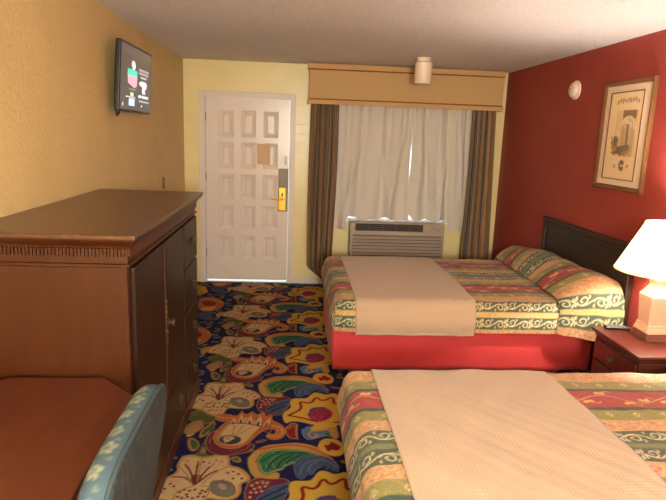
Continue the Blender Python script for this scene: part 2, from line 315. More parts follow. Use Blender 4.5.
# ================================================================ THE ROOM
W = 3.544; H = 2.44; YB = -7.7
PALC = dict(navy=(20, 22, 60), tan=(147, 113, 70), olive=(73, 79, 39), yellow=(190, 151, 52), gold=(171, 129, 64), orange=(165, 84, 48), orange2=(171, 118, 75),
    red=(122, 27, 27), slate=(59, 70, 93), sky=(104, 131, 154), blue=(79, 97, 129), pale=(117, 144, 93), green=(50, 97, 64), dgreen=(25, 54, 41), maroon=(100, 30, 46),
    pink=(183, 133, 113), pinkm=(151, 41, 82), wine=(97, 34, 39), cream=(185, 153, 109), cream2=(144, 127, 99), grey=(104, 100, 90), teal=(41, 54, 64), brown=(95, 50, 30))
CARPET = [('tan',0,[(692,-3351),(744,-3256),(712,-3198),(777,-3264),(764,-3366),(698,-3463)]),
('olive',0,[(703,-3351),(751,-3272),(732,-3223),(769,-3280),(754,-3351),(705,-3434)]),
('tan',0,[(632,-3448),(667,-3431),(722,-3505),(702,-3585),(663,-3567)]),
('olive',0,[(648,-3460),(670,-3448),(713,-3508),(697,-3567),(672,-3547)]),
('tan',0,[(715,-3588),(771,-3601),(733,-3506)]),
('olive',0,[(679,-3627),(716,-3594),(798,-3617),(760,-3647)]),
('yellow',0,[(625,-3366),(633,-3280),(677,-3343),(663,-3407),(626,-3433)]),
('tan',0,[(960,-3569),(986,-3510),(1018,-3569),(984,-3596)]),
('olive',0,[(970,-3566),(987,-3532),(1007,-3569)]),
('tan',0,[(890,-3635),(943,-3626),(964,-3687),(920,-3686)]),
('olive',0,[(902,-3644),(941,-3639),(951,-3674),(920,-3674)]),
('tan',0,[(622,-3215),(659,-3147),(702,-3215),(653,-3256)]),
('olive',0,[(617,-3231),(677,-3206),(708,-3256),(646,-3264)]),
('olive',12,[(681,-3678),(727,-3574),(743,-3434),(762,-3296)]),
('olive',10,[(770,-3617),(864,-3626),(962,-3596),(1055,-3563)]),
('orange',0,[(255,-716),(315,-631),(428,-641),(538,-829),(517,-1017),(439,-1116),(319,-1107)]),
('red',0,[(286,-795),(339,-728),(427,-771),(468,-879),(415,-942),(334,-931)]),
('yellow',0,[(326,-991),(408,-958),(478,-954),(433,-1073),(348,-1078)]),
('gold',12,[(268,-683),(359,-678),(461,-754),(525,-829)]),
('slate',0,[(319,-1163),(457,-1121),(529,-1182),(547,-1321),(493,-1383),(346,-1324)]),
('navy',0,[(447,-1172),(510,-1196),(526,-1290),(473,-1292)]),
('sky',8,[(475,-1156),(522,-1210),(536,-1303),(513,-1343)]),
('olive',0,[(557,-1367),(660,-1258),(788,-1384),(700,-1488)]),
('tan',0,[(572,-599),(673,-473),(722,-591),(629,-696)]),
('gold',0,[(494,-2101),(520,-2042),(574,-2021),(561,-2128),(518,-2213)]),
('gold',0,[(987,-3652),(1024,-3573),(1080,-3518),(1163,-3505),(1253,-3491),(1351,-3527),(1407,-3603),(1460,-3695),(1474,-3757),(1431,-3707),(1361,-3655),(1290,-3575),(1179,-3588),(1086,-3627),(1046,-3691),(1058,-3765),(1087,-3801),(1148,-3772),(1166,-3808),(1143,-3848),(1083,-3853),(1027,-3812),(1001,-3740)]),
('orange',22,[(1046,-3560),(1141,-3526),(1246,-3512),(1350,-3555),(1434,-3656)]),
('pale',0,[(1032,-3685),(1056,-3607),(1112,-3563),(1216,-3558),(1305,-3578),(1363,-3613),(1433,-3666),(1362,-3636),(1303,-3646),(1260,-3674),(1238,-3699),(1192,-3724),(1175,-3760),(1151,-3766),(1131,-3778),(1094,-3807),(1057,-3759),(1051,-3704)]),
('green',0,[(1040,-3685),(1060,-3620),(1113,-3574),(1216,-3568),(1304,-3589),(1362,-3623),(1405,-3649),(1362,-3627),(1303,-3635),(1260,-3661),(1238,-3687),(1192,-3711),(1175,-3744),(1151,-3752),(1130,-3763),(1094,-3792),(1065,-3753),(1060,-3704)]),
('dgreen',9,[(1099,-3753),(1123,-3666),(1187,-3601),(1304,-3595)]),
('dgreen',9,[(1147,-3736),(1166,-3673),(1223,-3622)]),
('dgreen',9,[(1195,-3699),(1216,-3661),(1267,-3622)]),
('dgreen',9,[(1067,-3679),(1100,-3627),(1157,-3588)]),
('slate',0,[(1234,-3705),(1260,-3648),(1311,-3635),(1377,-3623),(1434,-3656),(1465,-3720),(1467,-3793),(1429,-3732),(1388,-3707),(1379,-3732),(1343,-3756),(1334,-3804),(1300,-3791),(1279,-3849),(1245,-3814),(1237,-3755)]),
('blue',10,[(1266,-3803),(1273,-3731),(1317,-3674),(1390,-3656)]),
('blue',10,[(1308,-3774),(1316,-3719),(1360,-3679)]),
('blue',10,[(1389,-3669),(1432,-3688),(1460,-3745)]),
('maroon',0,[(1001,-2959),(1051,-2909),(1123,-2928),(1202,-2918),(1222,-2995),(1191,-3070),(1167,-3159),(1114,-3185),(1054,-3151),(996,-3089)]),
('slate',0,[(1112,-2996),(1212,-2953),(1212,-3033),(1170,-3079),(1163,-3159),(1070,-3133),(1050,-3089)]),
('navy',8,[(1060,-3098),(1126,-3043),(1203,-2986)]),
('navy',8,[(1087,-3133),(1136,-3079),(1195,-3042)]),
('pink',-9,[(1028,-2978)]),
('pink',-9,[(1053,-2958)]),
('pink',-9,[(1080,-2954)]),
('pink',-9,[(1043,-3006)]),
('pink',-9,[(1068,-2996)]),
('pink',-9,[(1094,-2987)]),
('pink',-9,[(1027,-3034)]),
('pink',-9,[(1053,-3034)]),
('pink',-9,[(1078,-3024)]),
('pink',-9,[(1025,-3071)]),
('pink',-9,[(1102,-2958)]),
('gold',0,[(637,-2716),(689,-2698),(748,-2726),(802,-2710),(855,-2687),(894,-2724),(898,-2809),(949,-2819),(997,-2870),(1023,-2935),(968,-2963),(983,-3025),(960,-3084),(893,-3093),(832,-3075),(813,-3093),(801,-3164),(755,-3189),(710,-3160),(666,-3112),(625,-3091),(574,-3082),(542,-3046),(554,-2971),(603,-2903),(644,-2859),(631,-2801)]),
('cream',0,[(647,-2735),(696,-2719),(750,-2744),(800,-2730),(849,-2709),(885,-2742),(889,-2820),(936,-2829),(981,-2875),(1006,-2936),(954,-2961),(968,-3018),(947,-3073),(885,-3081),(828,-3065),(811,-3082),(799,-3147),(756,-3171),(714,-3144),(673,-3099),(635,-3079),(587,-3071),(558,-3038),(569,-2969),(615,-2906),(654,-2865),(642,-2813)]),
('grey',0,[(826,-2940),(887,-2930),(942,-2969),(957,-3044),(916,-3071),(855,-3050),(822,-2998)]),
('cream2',0,[(846,-2960),(889,-2955),(919,-2997),(887,-3026)]),
('wine',9,[(746,-2960),(713,-2862),(670,-2791)]),
('wine',9,[(749,-2960),(738,-2862),(735,-2769)]),
('wine',9,[(754,-2956),(778,-2862),(815,-2789)]),
('wine',9,[(766,-2945),(810,-2871),(844,-2851)]),
('wine',9,[(742,-2964),(690,-2902),(629,-2903)]),
('wine',0,[(718,-2902),(736,-2882),(777,-2892),(760,-2970),(734,-2970)]),
('wine',-6,[(687,-3027)]),
('wine',-6,[(705,-3008)]),
('wine',-6,[(732,-3017)]),
('wine',-6,[(757,-3008)]),
('wine',-6,[(792,-3017)]),
('wine',-6,[(810,-3026)]),
('wine',-6,[(684,-3063)]),
('wine',-6,[(706,-3072)]),
('wine',-6,[(730,-3063)]),
('wine',-6,[(756,-3072)]),
('wine',-6,[(780,-3063)]),
('wine',-6,[(806,-3063)]),
('wine',-6,[(728,-3108)]),
('wine',-6,[(753,-3111)]),
('wine',-6,[(777,-3104)]),
('wine',-6,[(707,-3112)]),
('wine',-6,[(821,-3007)]),
('wine',-6,[(723,-3045)]),
('wine',-6,[(786,-3039)]),
('wine',-6,[(853,-2768)]),
('wine',-6,[(825,-2757)]),
('wine',-6,[(791,-2779)]),
('wine',-6,[(762,-2769)]),
('wine',-6,[(675,-2759)]),
('wine',-6,[(925,-2860)]),
('wine',-6,[(953,-2880)]),
('wine',-6,[(899,-2871)]),
('wine',-6,[(974,-2920)]),
('wine',-6,[(930,-2920)]),
('wine',-6,[(630,-2961)]),
('wine',-6,[(610,-2999)]),
('wine',-6,[(650,-2980)]),
('wine',-6,[(598,-3027)]),
('tan',6,[(631,-2801),(685,-2862),(733,-2960)]),
('tan',6,[(748,-2726),(751,-2821),(757,-2941)]),
('tan',6,[(898,-2809),(836,-2861),(785,-2960)]),
('tan',6,[(666,-3112),(666,-3027),(720,-2989),(749,-2979)]),
('tan',6,[(813,-3090),(829,-3026),(824,-2979),(779,-2979)]),
('pink',5,[(650,-2749),(685,-2801)]),
('pink',5,[(663,-2738),(701,-2821)]),
('pink',5,[(774,-2747),(762,-2841)]),
('pink',5,[(792,-2747),(773,-2862)]),
('pink',5,[(832,-2736),(803,-2810)]),
('pink',5,[(861,-2746),(828,-2830)]),
('pink',5,[(618,-2942),(668,-2932)]),
('pink',5,[(598,-2980),(664,-2957)]),
('pink',5,[(924,-2850),(872,-2871)]),
('pink',5,[(967,-2890),(902,-2901)]),
('pink',5,[(712,-3143),(723,-3072)]),
('pink',5,[(751,-3160),(746,-3072)]),
('pink',5,[(782,-3143),(764,-3063)]),
('maroon',0,[(783,-3345),(745,-3406),(740,-3493),(767,-3576),(834,-3624),(919,-3614),(992,-3583),(1025,-3511),(967,-3494),(821,-3521)]),
('orange',0,[(841,-3165),(886,-3199),(911,-3120),(941,-3175),(978,-3119),(1007,-3182),(1045,-3119),(1058,-3199),(1097,-3158),(1092,-3232),(1158,-3282),(1190,-3361),(1170,-3442),(1117,-3466),(1072,-3427),(1087,-3385),(1122,-3407),(1136,-3361),(1104,-3330),(1050,-3361),(1015,-3421),(976,-3508),(906,-3555),(831,-3541),(781,-3464),(780,-3376),(814,-3282),(850,-3239),(811,-3256),(761,-3223),(755,-3158),(800,-3158)]),
('gold',14,[(1103,-3298),(1159,-3320),(1173,-3392),(1131,-3436),(1092,-3416)]),
('gold',12,[(771,-3189),(814,-3209),(854,-3203)]),
('cream',0,[(849,-3296),(895,-3206),(952,-3197),(1013,-3256),(1047,-3296),(1012,-3359),(985,-3427),(954,-3500),(903,-3520),(836,-3513),(811,-3463),(816,-3382)]),
('orange',0.5,[(849,-3288),(855,-3226),(871,-3162),(889,-3218),(891,-3272)]),
('cream',0.5,[(855,-3286),(859,-3241),(870,-3196),(884,-3235),(885,-3274)]),
('teal',0.5,[(863,-3283),(865,-3262),(870,-3241),(876,-3259),(877,-3277)]),
('orange',0.5,[(891,-3272),(895,-3189),(910,-3102),(935,-3191),(943,-3275)]),
('cream',0.5,[(899,-3272),(902,-3213),(912,-3152),(930,-3214),(936,-3275)]),
('teal',0.5,[(908,-3273),(910,-3245),(915,-3217),(923,-3246),(926,-3274)]),
('orange',0.5,[(943,-3275),(953,-3196),(973,-3112),(992,-3204),(994,-3291)]),
('cream',0.5,[(950,-3277),(957,-3221),(971,-3162),(985,-3227),(987,-3289)]),
('teal',0.5,[(960,-3281),(963,-3254),(970,-3227),(976,-3257),(977,-3286)]),
('orange',0.5,[(994,-3291),(1011,-3202),(1040,-3109),(1049,-3214),(1041,-3314)]),
('cream',0.5,[(1000,-3294),(1013,-3231),(1033,-3165),(1040,-3239),(1035,-3311)]),
('teal',0.5,[(1009,-3299),(1015,-3269),(1025,-3239),(1028,-3273),(1026,-3306)]),
('orange',0.5,[(1041,-3314),(1066,-3236),(1102,-3154),(1103,-3226),(1088,-3295)]),
('cream',0.5,[(1048,-3311),(1066,-3255),(1091,-3197),(1092,-3248),(1081,-3297)]),
('teal',0.5,[(1057,-3307),(1065,-3281),(1077,-3255),(1077,-3278),(1072,-3301)]),
('brown',6,[(841,-3282),(891,-3272),(943,-3275),(994,-3291),(1041,-3314)]),
('tan',5,[(872,-3471),(884,-3382),(884,-3295)]),
('tan',5,[(872,-3471),(908,-3382),(935,-3301)]),
('tan',5,[(872,-3471),(933,-3382),(988,-3320)]),
('teal',0,[(812,-3470),(816,-3424),(856,-3406),(902,-3415),(939,-3442),(934,-3488),(894,-3511),(841,-3505)]),
('cream',0,[(851,-3499),(831,-3430),(869,-3418),(905,-3436)]),
('sky',0,[(857,-3471),(850,-3436),(877,-3430)]),
('orange2',5,[(845,-3447),(877,-3430),(900,-3447)]),
('yellow',0,[(1163,-3176),(1183,-3124),(1221,-3070),(1208,-3005),(1220,-2941),(1300,-2947),(1327,-2937),(1365,-2852),(1410,-2866),(1445,-2896),(1511,-2859),(1551,-2935),(1630,-2950),(1642,-3049),(1673,-3122),(1673,-3193),(1623,-3260),(1538,-3290),(1456,-3296),(1359,-3296),(1279,-3252),(1214,-3244),(1182,-3280)]),
('red',17,[(1201,-3176),(1289,-3088),(1266,-2980),(1342,-3023),(1381,-2913),(1418,-2990),(1499,-2906),(1488,-3035),(1573,-2984),(1546,-3105),(1624,-3175)]),
('red',15,[(1201,-3176),(1296,-3210),(1361,-3252),(1458,-3264),(1541,-3252),(1623,-3184)]),
('slate',0,[(1317,-3176),(1341,-3078),(1402,-3060),(1445,-3069),(1417,-3105),(1338,-3193)]),
('pinkm',0,[(1323,-3171),(1353,-3097),(1401,-3078),(1461,-3091),(1480,-3158),(1444,-3230),(1377,-3255),(1334,-3222)]),
('maroon',9,[(1355,-3176),(1382,-3114),(1434,-3114),(1456,-3167),(1420,-3219)]),
('maroon',8,[(1379,-3202),(1389,-3150),(1419,-3150),(1426,-3184)]),
('red',0,[(1186,-3325),(1222,-3269),(1258,-3277),(1250,-3356),(1255,-3447),(1215,-3454),(1187,-3387)]),
('tan',7,[(1250,-3293),(1244,-3372),(1255,-3455)]),
('blue',0,[(1278,-3356),(1318,-3309),(1392,-3293),(1489,-3293),(1490,-3388),(1417,-3418),(1370,-3440),(1322,-3465),(1292,-3435)]),
('yellow',0,[(1326,-3341),(1394,-3244),(1491,-3260),(1486,-3341),(1405,-3357),(1349,-3372)]),
('gold',11,[(1471,-3325),(1389,-3349),(1333,-3364),(1314,-3410),(1346,-3445),(1377,-3418),(1354,-3395)]),
('green',0,[(1395,-3387),(1484,-3357),(1483,-3426),(1432,-3430)]),
('yellow',0,[(1364,-3548),(1383,-3477),(1416,-3445),(1477,-3455),(1518,-3521),(1507,-3610),(1464,-3637),(1407,-3606)]),
('red',0,[(1396,-3506),(1427,-3520),(1445,-3474),(1474,-3506),(1502,-3535),(1476,-3583),(1440,-3562),(1422,-3600)]),
('gold',0,[(1430,-3325),(1487,-3325),(1495,-3433),(1461,-3463)]),
('cream2',5,[(865,-3233),(828,-3329),(799,-3406),(807,-3470)]),
('tan',4,[(886,-3249),(942,-3189),(993,-3209),(1041,-3189),(1084,-3232)])]

TX, TY, NX, NY = 1.37, 0.91, 274, 182
cv = Canvas(TX, TY, NX, NY, PALC['navy'], True, True, 0.25, -0.91)
OUTL = dict(orange='gold', maroon='tan', slate='blue', red='gold', olive='tan', green='pale', pinkm='maroon', blue='sky', teal='tan', gold='tan', yellow='gold', tan='brown', cream='gold')
for cname, w, pts in CARPET:
    P = [(a / 1000, b / 1000) for a, b in pts]
    if w == 0:
        ext = max(max(p[0] for p in P) - min(p[0] for p in P), max(p[1] for p in P) - min(p[1] for p in P))
        sm_ = 2 if ext > 0.16 else 1
        cv.poly(P, PALC[cname], sm_)
        q = np.array(P + P[:1]); cv.line(np.concatenate([q, q[1:2]]), 0.0045 if ext > 0.1 else 0.003, PALC[OUTL.get(cname, 'brown')], sm_)
        if ext > 0.14:                                   # woven streaks that follow the outline
            c_ = q[:-1].mean(0)
            for sc_, cn2 in ((0.80, OUTL.get(cname, 'brown')), (0.55, 'brown' if cname in ('orange', 'gold', 'tan') else OUTL.get(cname, 'brown'))):
                z_ = c_ + (q - c_) * sc_; n_ = len(z_)
                for k0 in range(0, n_ - 3, 5): cv.line(z_[k0:k0 + 3], 0.0035, PALC[cn2])
    elif w == 0.5: cv.poly(P, PALC[cname], 0)
    elif w < 0: cv.dot(P[0], 0.0085, PALC[cname])
    else: cv.line(P, 0.0030 + 0.0009 * w, PALC[cname])
# small leaves filling the plain navy gaps
nav = np.array(lin(PALC['navy'])); isn = (np.abs(cv.c - nav).sum(-1) < 1e-4)
rl = random.Random(5); got = 0
for _ in range(900):
    i_, j_ = rl.randrange(NX), rl.randrange(NY)
    jj, ii = np.arange(j_ - 5, j_ + 6) % NY, np.arange(i_ - 5, i_ + 6) % NX
    if not isn[np.ix_(jj, ii)].all(): continue
    isn[np.ix_(jj, ii)] = False
    x_, y_ = cv.x0 + i_ * TX / NX, cv.y0 + j_ * TY / NY; a_ = rl.random() * PI; ca, sa = math.cos(a_), math.sin(a_)
    lf = lambda L_, b_: [(x_ + ca * p * L_ - sa * q * b_, y_ + sa * p * L_ + ca * q * b_) for p, q in ((-1, 0), (-0.3, 0.8), (0.4, 0.7), (1, 0), (0.3, -0.7), (-0.4, -0.8))]
    cv.poly(lf(0.040, 0.019), PALC[('tan', 'pale', 'gold')[got % 3]], 1); cv.poly(lf(0.032, 0.012), PALC[('olive', 'green', 'slate', 'maroon')[got % 4]], 1); got += 1
dx, dy = TX / NX, TY / NY
gx = np.concatenate([np.arange(0, 0.21, 0.03), np.arange(0.24, 1.78, dx), np.arange(1.79, W, 0.012), [W]])
gy = np.concatenate([np.arange(0.0, -4.6, -dy), np.arange(-4.61, YB, -0.02), [YB]])[::-1]
GX, GY = np.meshgrid(gx, gy)
fl = struct(grid_mesh('floor', np.stack([GX, GY, np.zeros_like(GX)], -1), cv.sample(GX, GY) * 0.85, MT['carpet']))
fl['label'] = 'navy hotel carpet with large lilies, tulips and yellow flowers'
struct(obj('floor_slab', MB().box(-0.15, W + 0.15, YB - 0.15, 0.0, -0.12, -0.004), MT['outside']))
struct(obj('ceiling', MB().box(-0.15, W + 0.15, YB - 0.15, 0.2, H, H + 0.12), MT['ceil']))
struct(obj('wall_left', MB().box(-0.15, 0, YB - 0.15, 0.2, 0.0, H), MT['yellow']))
struct(obj('wall_right', MB().box(W, W + 0.15, YB - 0.15, 0.2, 0.0, H), MT['red']))
struct(obj('wall_rear', MB().box(0, W, YB - 0.15, YB, 0.0, H), MT['yellow']))

def holed_wall(xs, zs, holes, y0, y1):
    m = MB()
    for i in range(len(xs) - 1):
        for k in range(len(zs) - 1):
            a, b, c, d = xs[i], xs[i + 1], zs[k], zs[k + 1]
            if any(h[0] <= (a + b) / 2 <= h[1] and h[2] <= (c + d) / 2 <= h[3] for h in holes): continue
            m.add([(a, y0, c), (b, y0, c), (b, y0, d), (a, y0, d)], [(0, 1, 2, 3)]); m.add([(a, y1, c), (b, y1, c), (b, y1, d), (a, y1, d)], [(3, 2, 1, 0)])
    for a, b, c, d in holes:
        m.add([(a, y0, c), (a, y1, c), (a, y1, d), (a, y0, d)], [(0, 1, 2, 3)]); m.add([(b, y0, c), (b, y1, c), (b, y1, d), (b, y0, d)], [(3, 2, 1, 0)])
        m.add([(a, y0, d), (b, y0, d), (b, y1, d), (a, y1, d)], [(0, 1, 2, 3)])
        if c > 0: m.add([(a, y0, c), (b, y0, c), (b, y1, c), (a, y1, c)], [(3, 2, 1, 0)])
    return m
DX0, DX1 = 0.2196, 1.1557; WX0, WX1, WZ0, WZ1 = 1.69, 3.13, 0.745, 2.0
struct(obj('wall_back', holed_wall([0, DX0, DX1, WX0, WX1, W], [0, WZ0, WZ1, 2.07, H], [(DX0, DX1, 0, 2.07), (WX0, WX1, WZ0, WZ1)], 0.0, 0.18), MT['back'], recalc=False))
struct(obj('ground_outside', MB().box(-3, W + 3, 0.0, 6, -0.12, -0.002), MT['outside']))
struct(obj('baseboard_back', MB().box(1.21, W, -0.014, 0, 0.0, 0.072), MT['trimwhite'], bevel=0.004))
struct(obj('baseboard_left', MB().box(0.0, 0.014, YB, 0, 0.0, 0.09), MT['trimwhite'], bevel=0.004))

# window in the back wall
wf = MB()
for a, b, c, d in ((WX0, WX1, WZ0, WZ0 + 0.02), (WX0, WX1, WZ1 - 0.05, WZ1), (WX0, WX0 + 0.04, WZ0 + 0.02, WZ1 - 0.05), (WX1 - 0.04, WX1, WZ0 + 0.02, WZ1 - 0.05), (2.39, 2.43, WZ0 + 0.02, WZ1 - 0.05)):
    wf.box(a, b, 0.08, 0.13, c, d)
win = struct(obj('window_1', wf, MT['alu']))
obj('pane', MB().box(WX0 + 0.04, WX1 - 0.04, 0.1, 0.105, WZ0 + 0.02, WZ1 - 0.05), MT['glass'], win)

# ---- door
door = thing('door_1', None, None, (0.6877, 0, 0), kind='structure')
fr = MB()
fr.box(0.166, 0.2296, -0.022, 0.10, 0.0, 2.123).box(1.1457, 1.208, -0.022, 0.10, 0.0, 2.123).box(0.2296, 1.1457, -0.022, 0.10, 2.062, 2.123)
obj('frame', fr, MT['trimwhite'], door, bevel=0.005)
ds = MB(); cols = [(0.375, 0.534), (0.617, 0.777), (0.86, 1.021)]; rows = [(0.276, 0.537), (0.623, 0.885), (0.958, 1.236), (1.301, 1.584), (1.643, 1.925)]
dx0, dx1, dz0, dz1, dyf = 0.2325, 1.143, 0.034, 2.058, 0.004
xs = [dx0] + [v for c in cols for v in c] + [dx1]; zs = [dz0] + [v for r in rows for v in r] + [dz1]
for i in range(len(xs) - 1):
    for k in range(len(zs) - 1):
        a, b, c, d = xs[i], xs[i + 1], zs[k], zs[k + 1]
        if i % 2 and k % 2:
            rg = []
            for ins, dep in ((0, 0), (0.005, 0.005), (0.043, 0.020), (0.049, 0.004)):
                rg.append([(a + ins, dyf + dep, c + ins), (b - ins, dyf + dep, c + ins), (b - ins, dyf + dep, d - ins), (a + ins, dyf + dep, d - ins)])
            o = len(ds.v); ds.v += [q for r in rg for q in r]
            for n in range(3):
                for e in range(4): ds.f.append((o + n * 4 + e, o + n * 4 + (e + 1) % 4, o + n * 4 + 4 + (e + 1) % 4, o + n * 4 + 4 + e))
            ds.f.append((o + 12, o + 13, o + 14, o + 15))
        else: ds.add([(a, dyf, c), (b, dyf, c), (b, dyf, d), (a, dyf, d)], [(0, 1, 2, 3)])
ds.add([(dx0, dyf, dz0), (dx1, dyf, dz0), (dx1, dyf, dz1), (dx0, dyf, dz1), (dx0, 0.045, dz0), (dx1, 0.045, dz0), (dx1, 0.045, dz1), (dx0, 0.045, dz1)],
       [(7, 6, 5, 4), (0, 4, 5, 1), (1, 5, 6, 2), (2, 6, 7, 3), (3, 7, 4, 0)])
obj('slab', ds, MT['door'], door, recalc=False)
obj('threshold', MB().box(0.2296, 1.1457, -0.01, 0.12, 0.0, 0.012), MT['alu'], door, bevel=0.003)
lk = obj('lock_plate', MB().box(1.030, 1.140, -0.006, 0.004, 0.835, 1.315), MT['steel'], door, bevel=0.003)
es = obj('escutcheon', MB().box(1.036, 1.120, -0.034, -0.006, 0.845, 1.108), MT['brass'], lk, bevel=0.008, seg=3)
obj('door_handle', MB().lathe([(0.0, 0.0), (0.019, 0.0), (0.019, -0.01), (0.012, -0.014), (0.012, -0.05), (0.0, -0.05)], (1.078, -0.034, 0.975), 'y', 20)
    .tube([(1.078, -0.078, 0.975), (1.05, -0.080, 0.975), (1.01, -0.080, 0.976), (0.975, -0.078, 0.982), (0.955, -0.074, 0.992)], [0.011, 0.011, 0.010, 0.009, 0.007]), MT['brass'], lk, smooth=True)
obj('keyhole', MB().box(1.069, 1.085, -0.037, -0.034, 1.005, 1.045), MT['black'], lk)
obj('peephole', MB().lathe([(0, 0), (0.013, 0), (0.013, -0.006), (0.006, -0.008), (0, -0.008)], (0.697, 0.004, 1.613), 'y', 16), MT['lampwhite'], door)
obj('security_latch', MB().box(1.092, 1.122, -0.012, 0.004, 1.36, 1.455).box(1.152, 1.182, -0.036, -0.022, 1.29, 1.475), MT['trimwhite'], door, bevel=0.004)
for z in (0.35, 1.2, 1.85):
    obj('hinge', MB().lathe([(0, -0.045), (0.006, -0.045), (0.006, 0.045), (0, 0.045)], (0.2315, -0.004, z), 'z', 10), MT['steel'], door)
nt_ = MB().prism([(0.793, 1.357), (0.935, 1.345), (0.938, 1.560), (0.925, 1.59), (0.86, 1.575), (0.788, 1.582)], 'y', 0.0010, 0.0036)
tag(obj('notice', nt_, MT['paper'], origin=(0.862, 0.0, 1.345)), 'tan paper notice taped to the white door', 'notice')

# ---- cornice box over the window
cn = thing('window_cornice', 'gold tan fabric cornice box spanning the top of the window', 'cornice', (2.39, -0.1, 2.02))
X0, X1 = 1.343, 3.437
obj('board', MB().box(X0, X1, -0.2, -0.18, 2.03, 2.415).box(X0, X0 + 0.02, -0.18, 0, 2.03, 2.415).box(X1 - 0.02, X1, -0.18, 0, 2.03, 2.415).box(X0, X1, -0.2, 0, 2.415, 2.43), MT['valance'], cn, bevel=0.004)
obj('top_band', MB().box(X0 - 0.006, X1 + 0.006, -0.212, -0.2, 2.378, 2.432).box(X0 - 0.012, X0, -0.212, 0, 2.378, 2.432).box(X1, X1 + 0.012, -0.212, 0, 2.378, 2.432), MT['valtrim'], cn, bevel=0.005)
obj('bottom_band', MB().box(X0 - 0.006, X1 + 0.006, -0.212, -0.2, 2.018, 2.064).box(X0 - 0.012, X0, -0.212, 0, 2.018, 2.064).box(X1, X1 + 0.012, -0.212, 0, 2.018, 2.064), MT['valtrim'], cn, bevel=0.005)
obj('welt_cord', MB().tube([(X0, -0.204, 2.372), (X1, -0.204, 2.372)], 0.006, 8).tube([(X0, -0.204, 2.070), (X1, -0.204, 2.070)], 0.006, 8), MT['valcord'], cn, smooth=True)

# ---- curtains
def cloth(name, m, xl, xr, ztop, zbot, yf, col=None, nu=160, nt=90):
    u = np.linspace(0, 1, nu); t = np.linspace(0, 1, nt); U, T = np.meshgrid(u, t)
    X = xl(T) + (xr(T) - xl(T)) * U; Z = ztop + (zbot(U) - ztop) * T; Y = yf(U, T, Z)
    c = col(U, T) if col is not None else None
    P = np.stack([X, Y, Z], -1)
    o = grid_mesh(name, P, c, m)
    s = o.modifiers.new('thickness', 'SOLIDIFY'); s.thickness = 0.003; s.offset = 0
    ctr = Vector(P.reshape(-1, 3).mean(0)); o.data.transform(Matrix.Translation(-ctr)); o.location = ctr
    return o
def sm(a, b, x):
    t = np.clip((x - a) / (b - a), 0, 1)
    return t * t * (3 - 2 * t)
STR = [(0.070, (158, 122, 84)), (0.006, (34, 30, 30)), (0.016, (128, 126, 120)), (0.006, (34, 30, 30)), (0.052, (146, 114, 78)), (0.005, (60, 48, 40)), (0.030, (150, 134, 100)), (0.008, (30, 28, 30)), (0.016, (112, 114, 120)), (0.007, (30, 28, 30))]
def stripes(width, ph):
    edges = np.cumsum([s[0] for s in STR]); cols = np.array([lin(s[1]) for s in STR])
    def f(U, T): return cols[np.searchsorted(edges, np.mod(U * width + ph, edges[-1] - 1e-6))]
    return f
def ys_left(U, T, Z): return -0.125 + 0.036 * np.sin(2 * PI * (4.3 * U + 0.10 * np.sin(3 * T) + 0.1)) + 0.010 * np.sin(2 * PI * (9.1 * U + 0.5 * T)) - 0.02 * T
tag(cloth('drape', MT['stripe'], lambda T: 1.372 - 0.012 * np.sin(PI * T) + 0.20 * sm(0.90, 1.0, T), lambda T: 1.672 - 0.02 * T + 0.01 * np.sin(5 * T), 2.10,
      lambda U: 0.016 + 0.03 * (1 - U) ** 2, ys_left, stripes(0.52, 0.02), 300, 90), 'striped brown, black and grey drape hanging between the door and the window', 'curtain', 'striped drapes')
def ys_right(U, T, Z): return -0.148 + 0.024 * np.sin(2 * PI * (4.1 * U + 0.12 * np.sin(2.5 * T + 1) + 0.5)) + 0.007 * np.sin(2 * PI * (8.3 * U - 0.4 * T))
tag(cloth('drape', MT['stripe'], lambda T: 3.125 - 0.02 * sm(0.4, 1.0, T), lambda T: 3.385 + 0.075 * T, 2.10, lambda U: 0.03 + 0 * U, ys_right, stripes(0.50, 0.09), 300, 90),
    'striped brown and olive drape hanging in the corner by the red wall', 'curtain', 'striped drapes')
def yw(p, s):
    def f(U, T, Z):
        w = U + 0.10 * s * T * np.sin(PI * U) 
        y = -0.066 + 0.028 * np.sin(2 * PI * (3.1 * w + p)) * (1 - 0.25 * T) + 0.010 * np.sin(2 * PI * (5.7 * w + 2 * p)) + 0.004 * np.sin(2 * PI * (13 * U + p)) * (1 - sm(0.1, 0.6, T))
        for uc, k_, w_, a_ in ((0.30, 0.34, 0.045, 0.032), (0.62, -0.20, 0.04, 0.024), (0.85, 0.25, 0.035, 0.022)):     # slanting pulls in the cloth
            y -= a_ * np.exp(-((U - uc + s * k_ * (T - 0.4)) / w_) ** 2) * sm(0.05, 0.5, T)
        y -= 0.018 * np.sin(PI * np.clip((T - 0.72) / 0.28, 0, 1)) * np.sin(2 * PI * (2.3 * U + p)) ** 2
        y = np.minimum(y - 0.034 * sm(0.84, 1.0, T) - 0.010, -0.012); e_ = sm(0.88, 0.97, U) if s < 0 else sm(0.12, 0.03, U)
        return y * (1 - e_) + e_ * (-0.055 + 0.30 * (y + 0.06))
    return f
tag(cloth('lining_curtain', MT['white_curt'], lambda T: 1.668 + 0.0 * T, lambda T: 2.505 - 0.015 * np.sin(PI * T) ** 4, 2.10,
      lambda U: np.where(U < 0.155, 0.672, np.maximum(0.7785, 0.790 + 0.014 * np.sin(30 * U) + 0.012 * np.sin(11 * U) + 0.03 * np.exp(-((U - 0.19) / 0.03) ** 2))), yw(0.1, 1.0), None, 240, 120),
    'ivory curtain panel over the left half of the window, bunched on the air conditioner', 'curtain', 'ivory lining curtains')
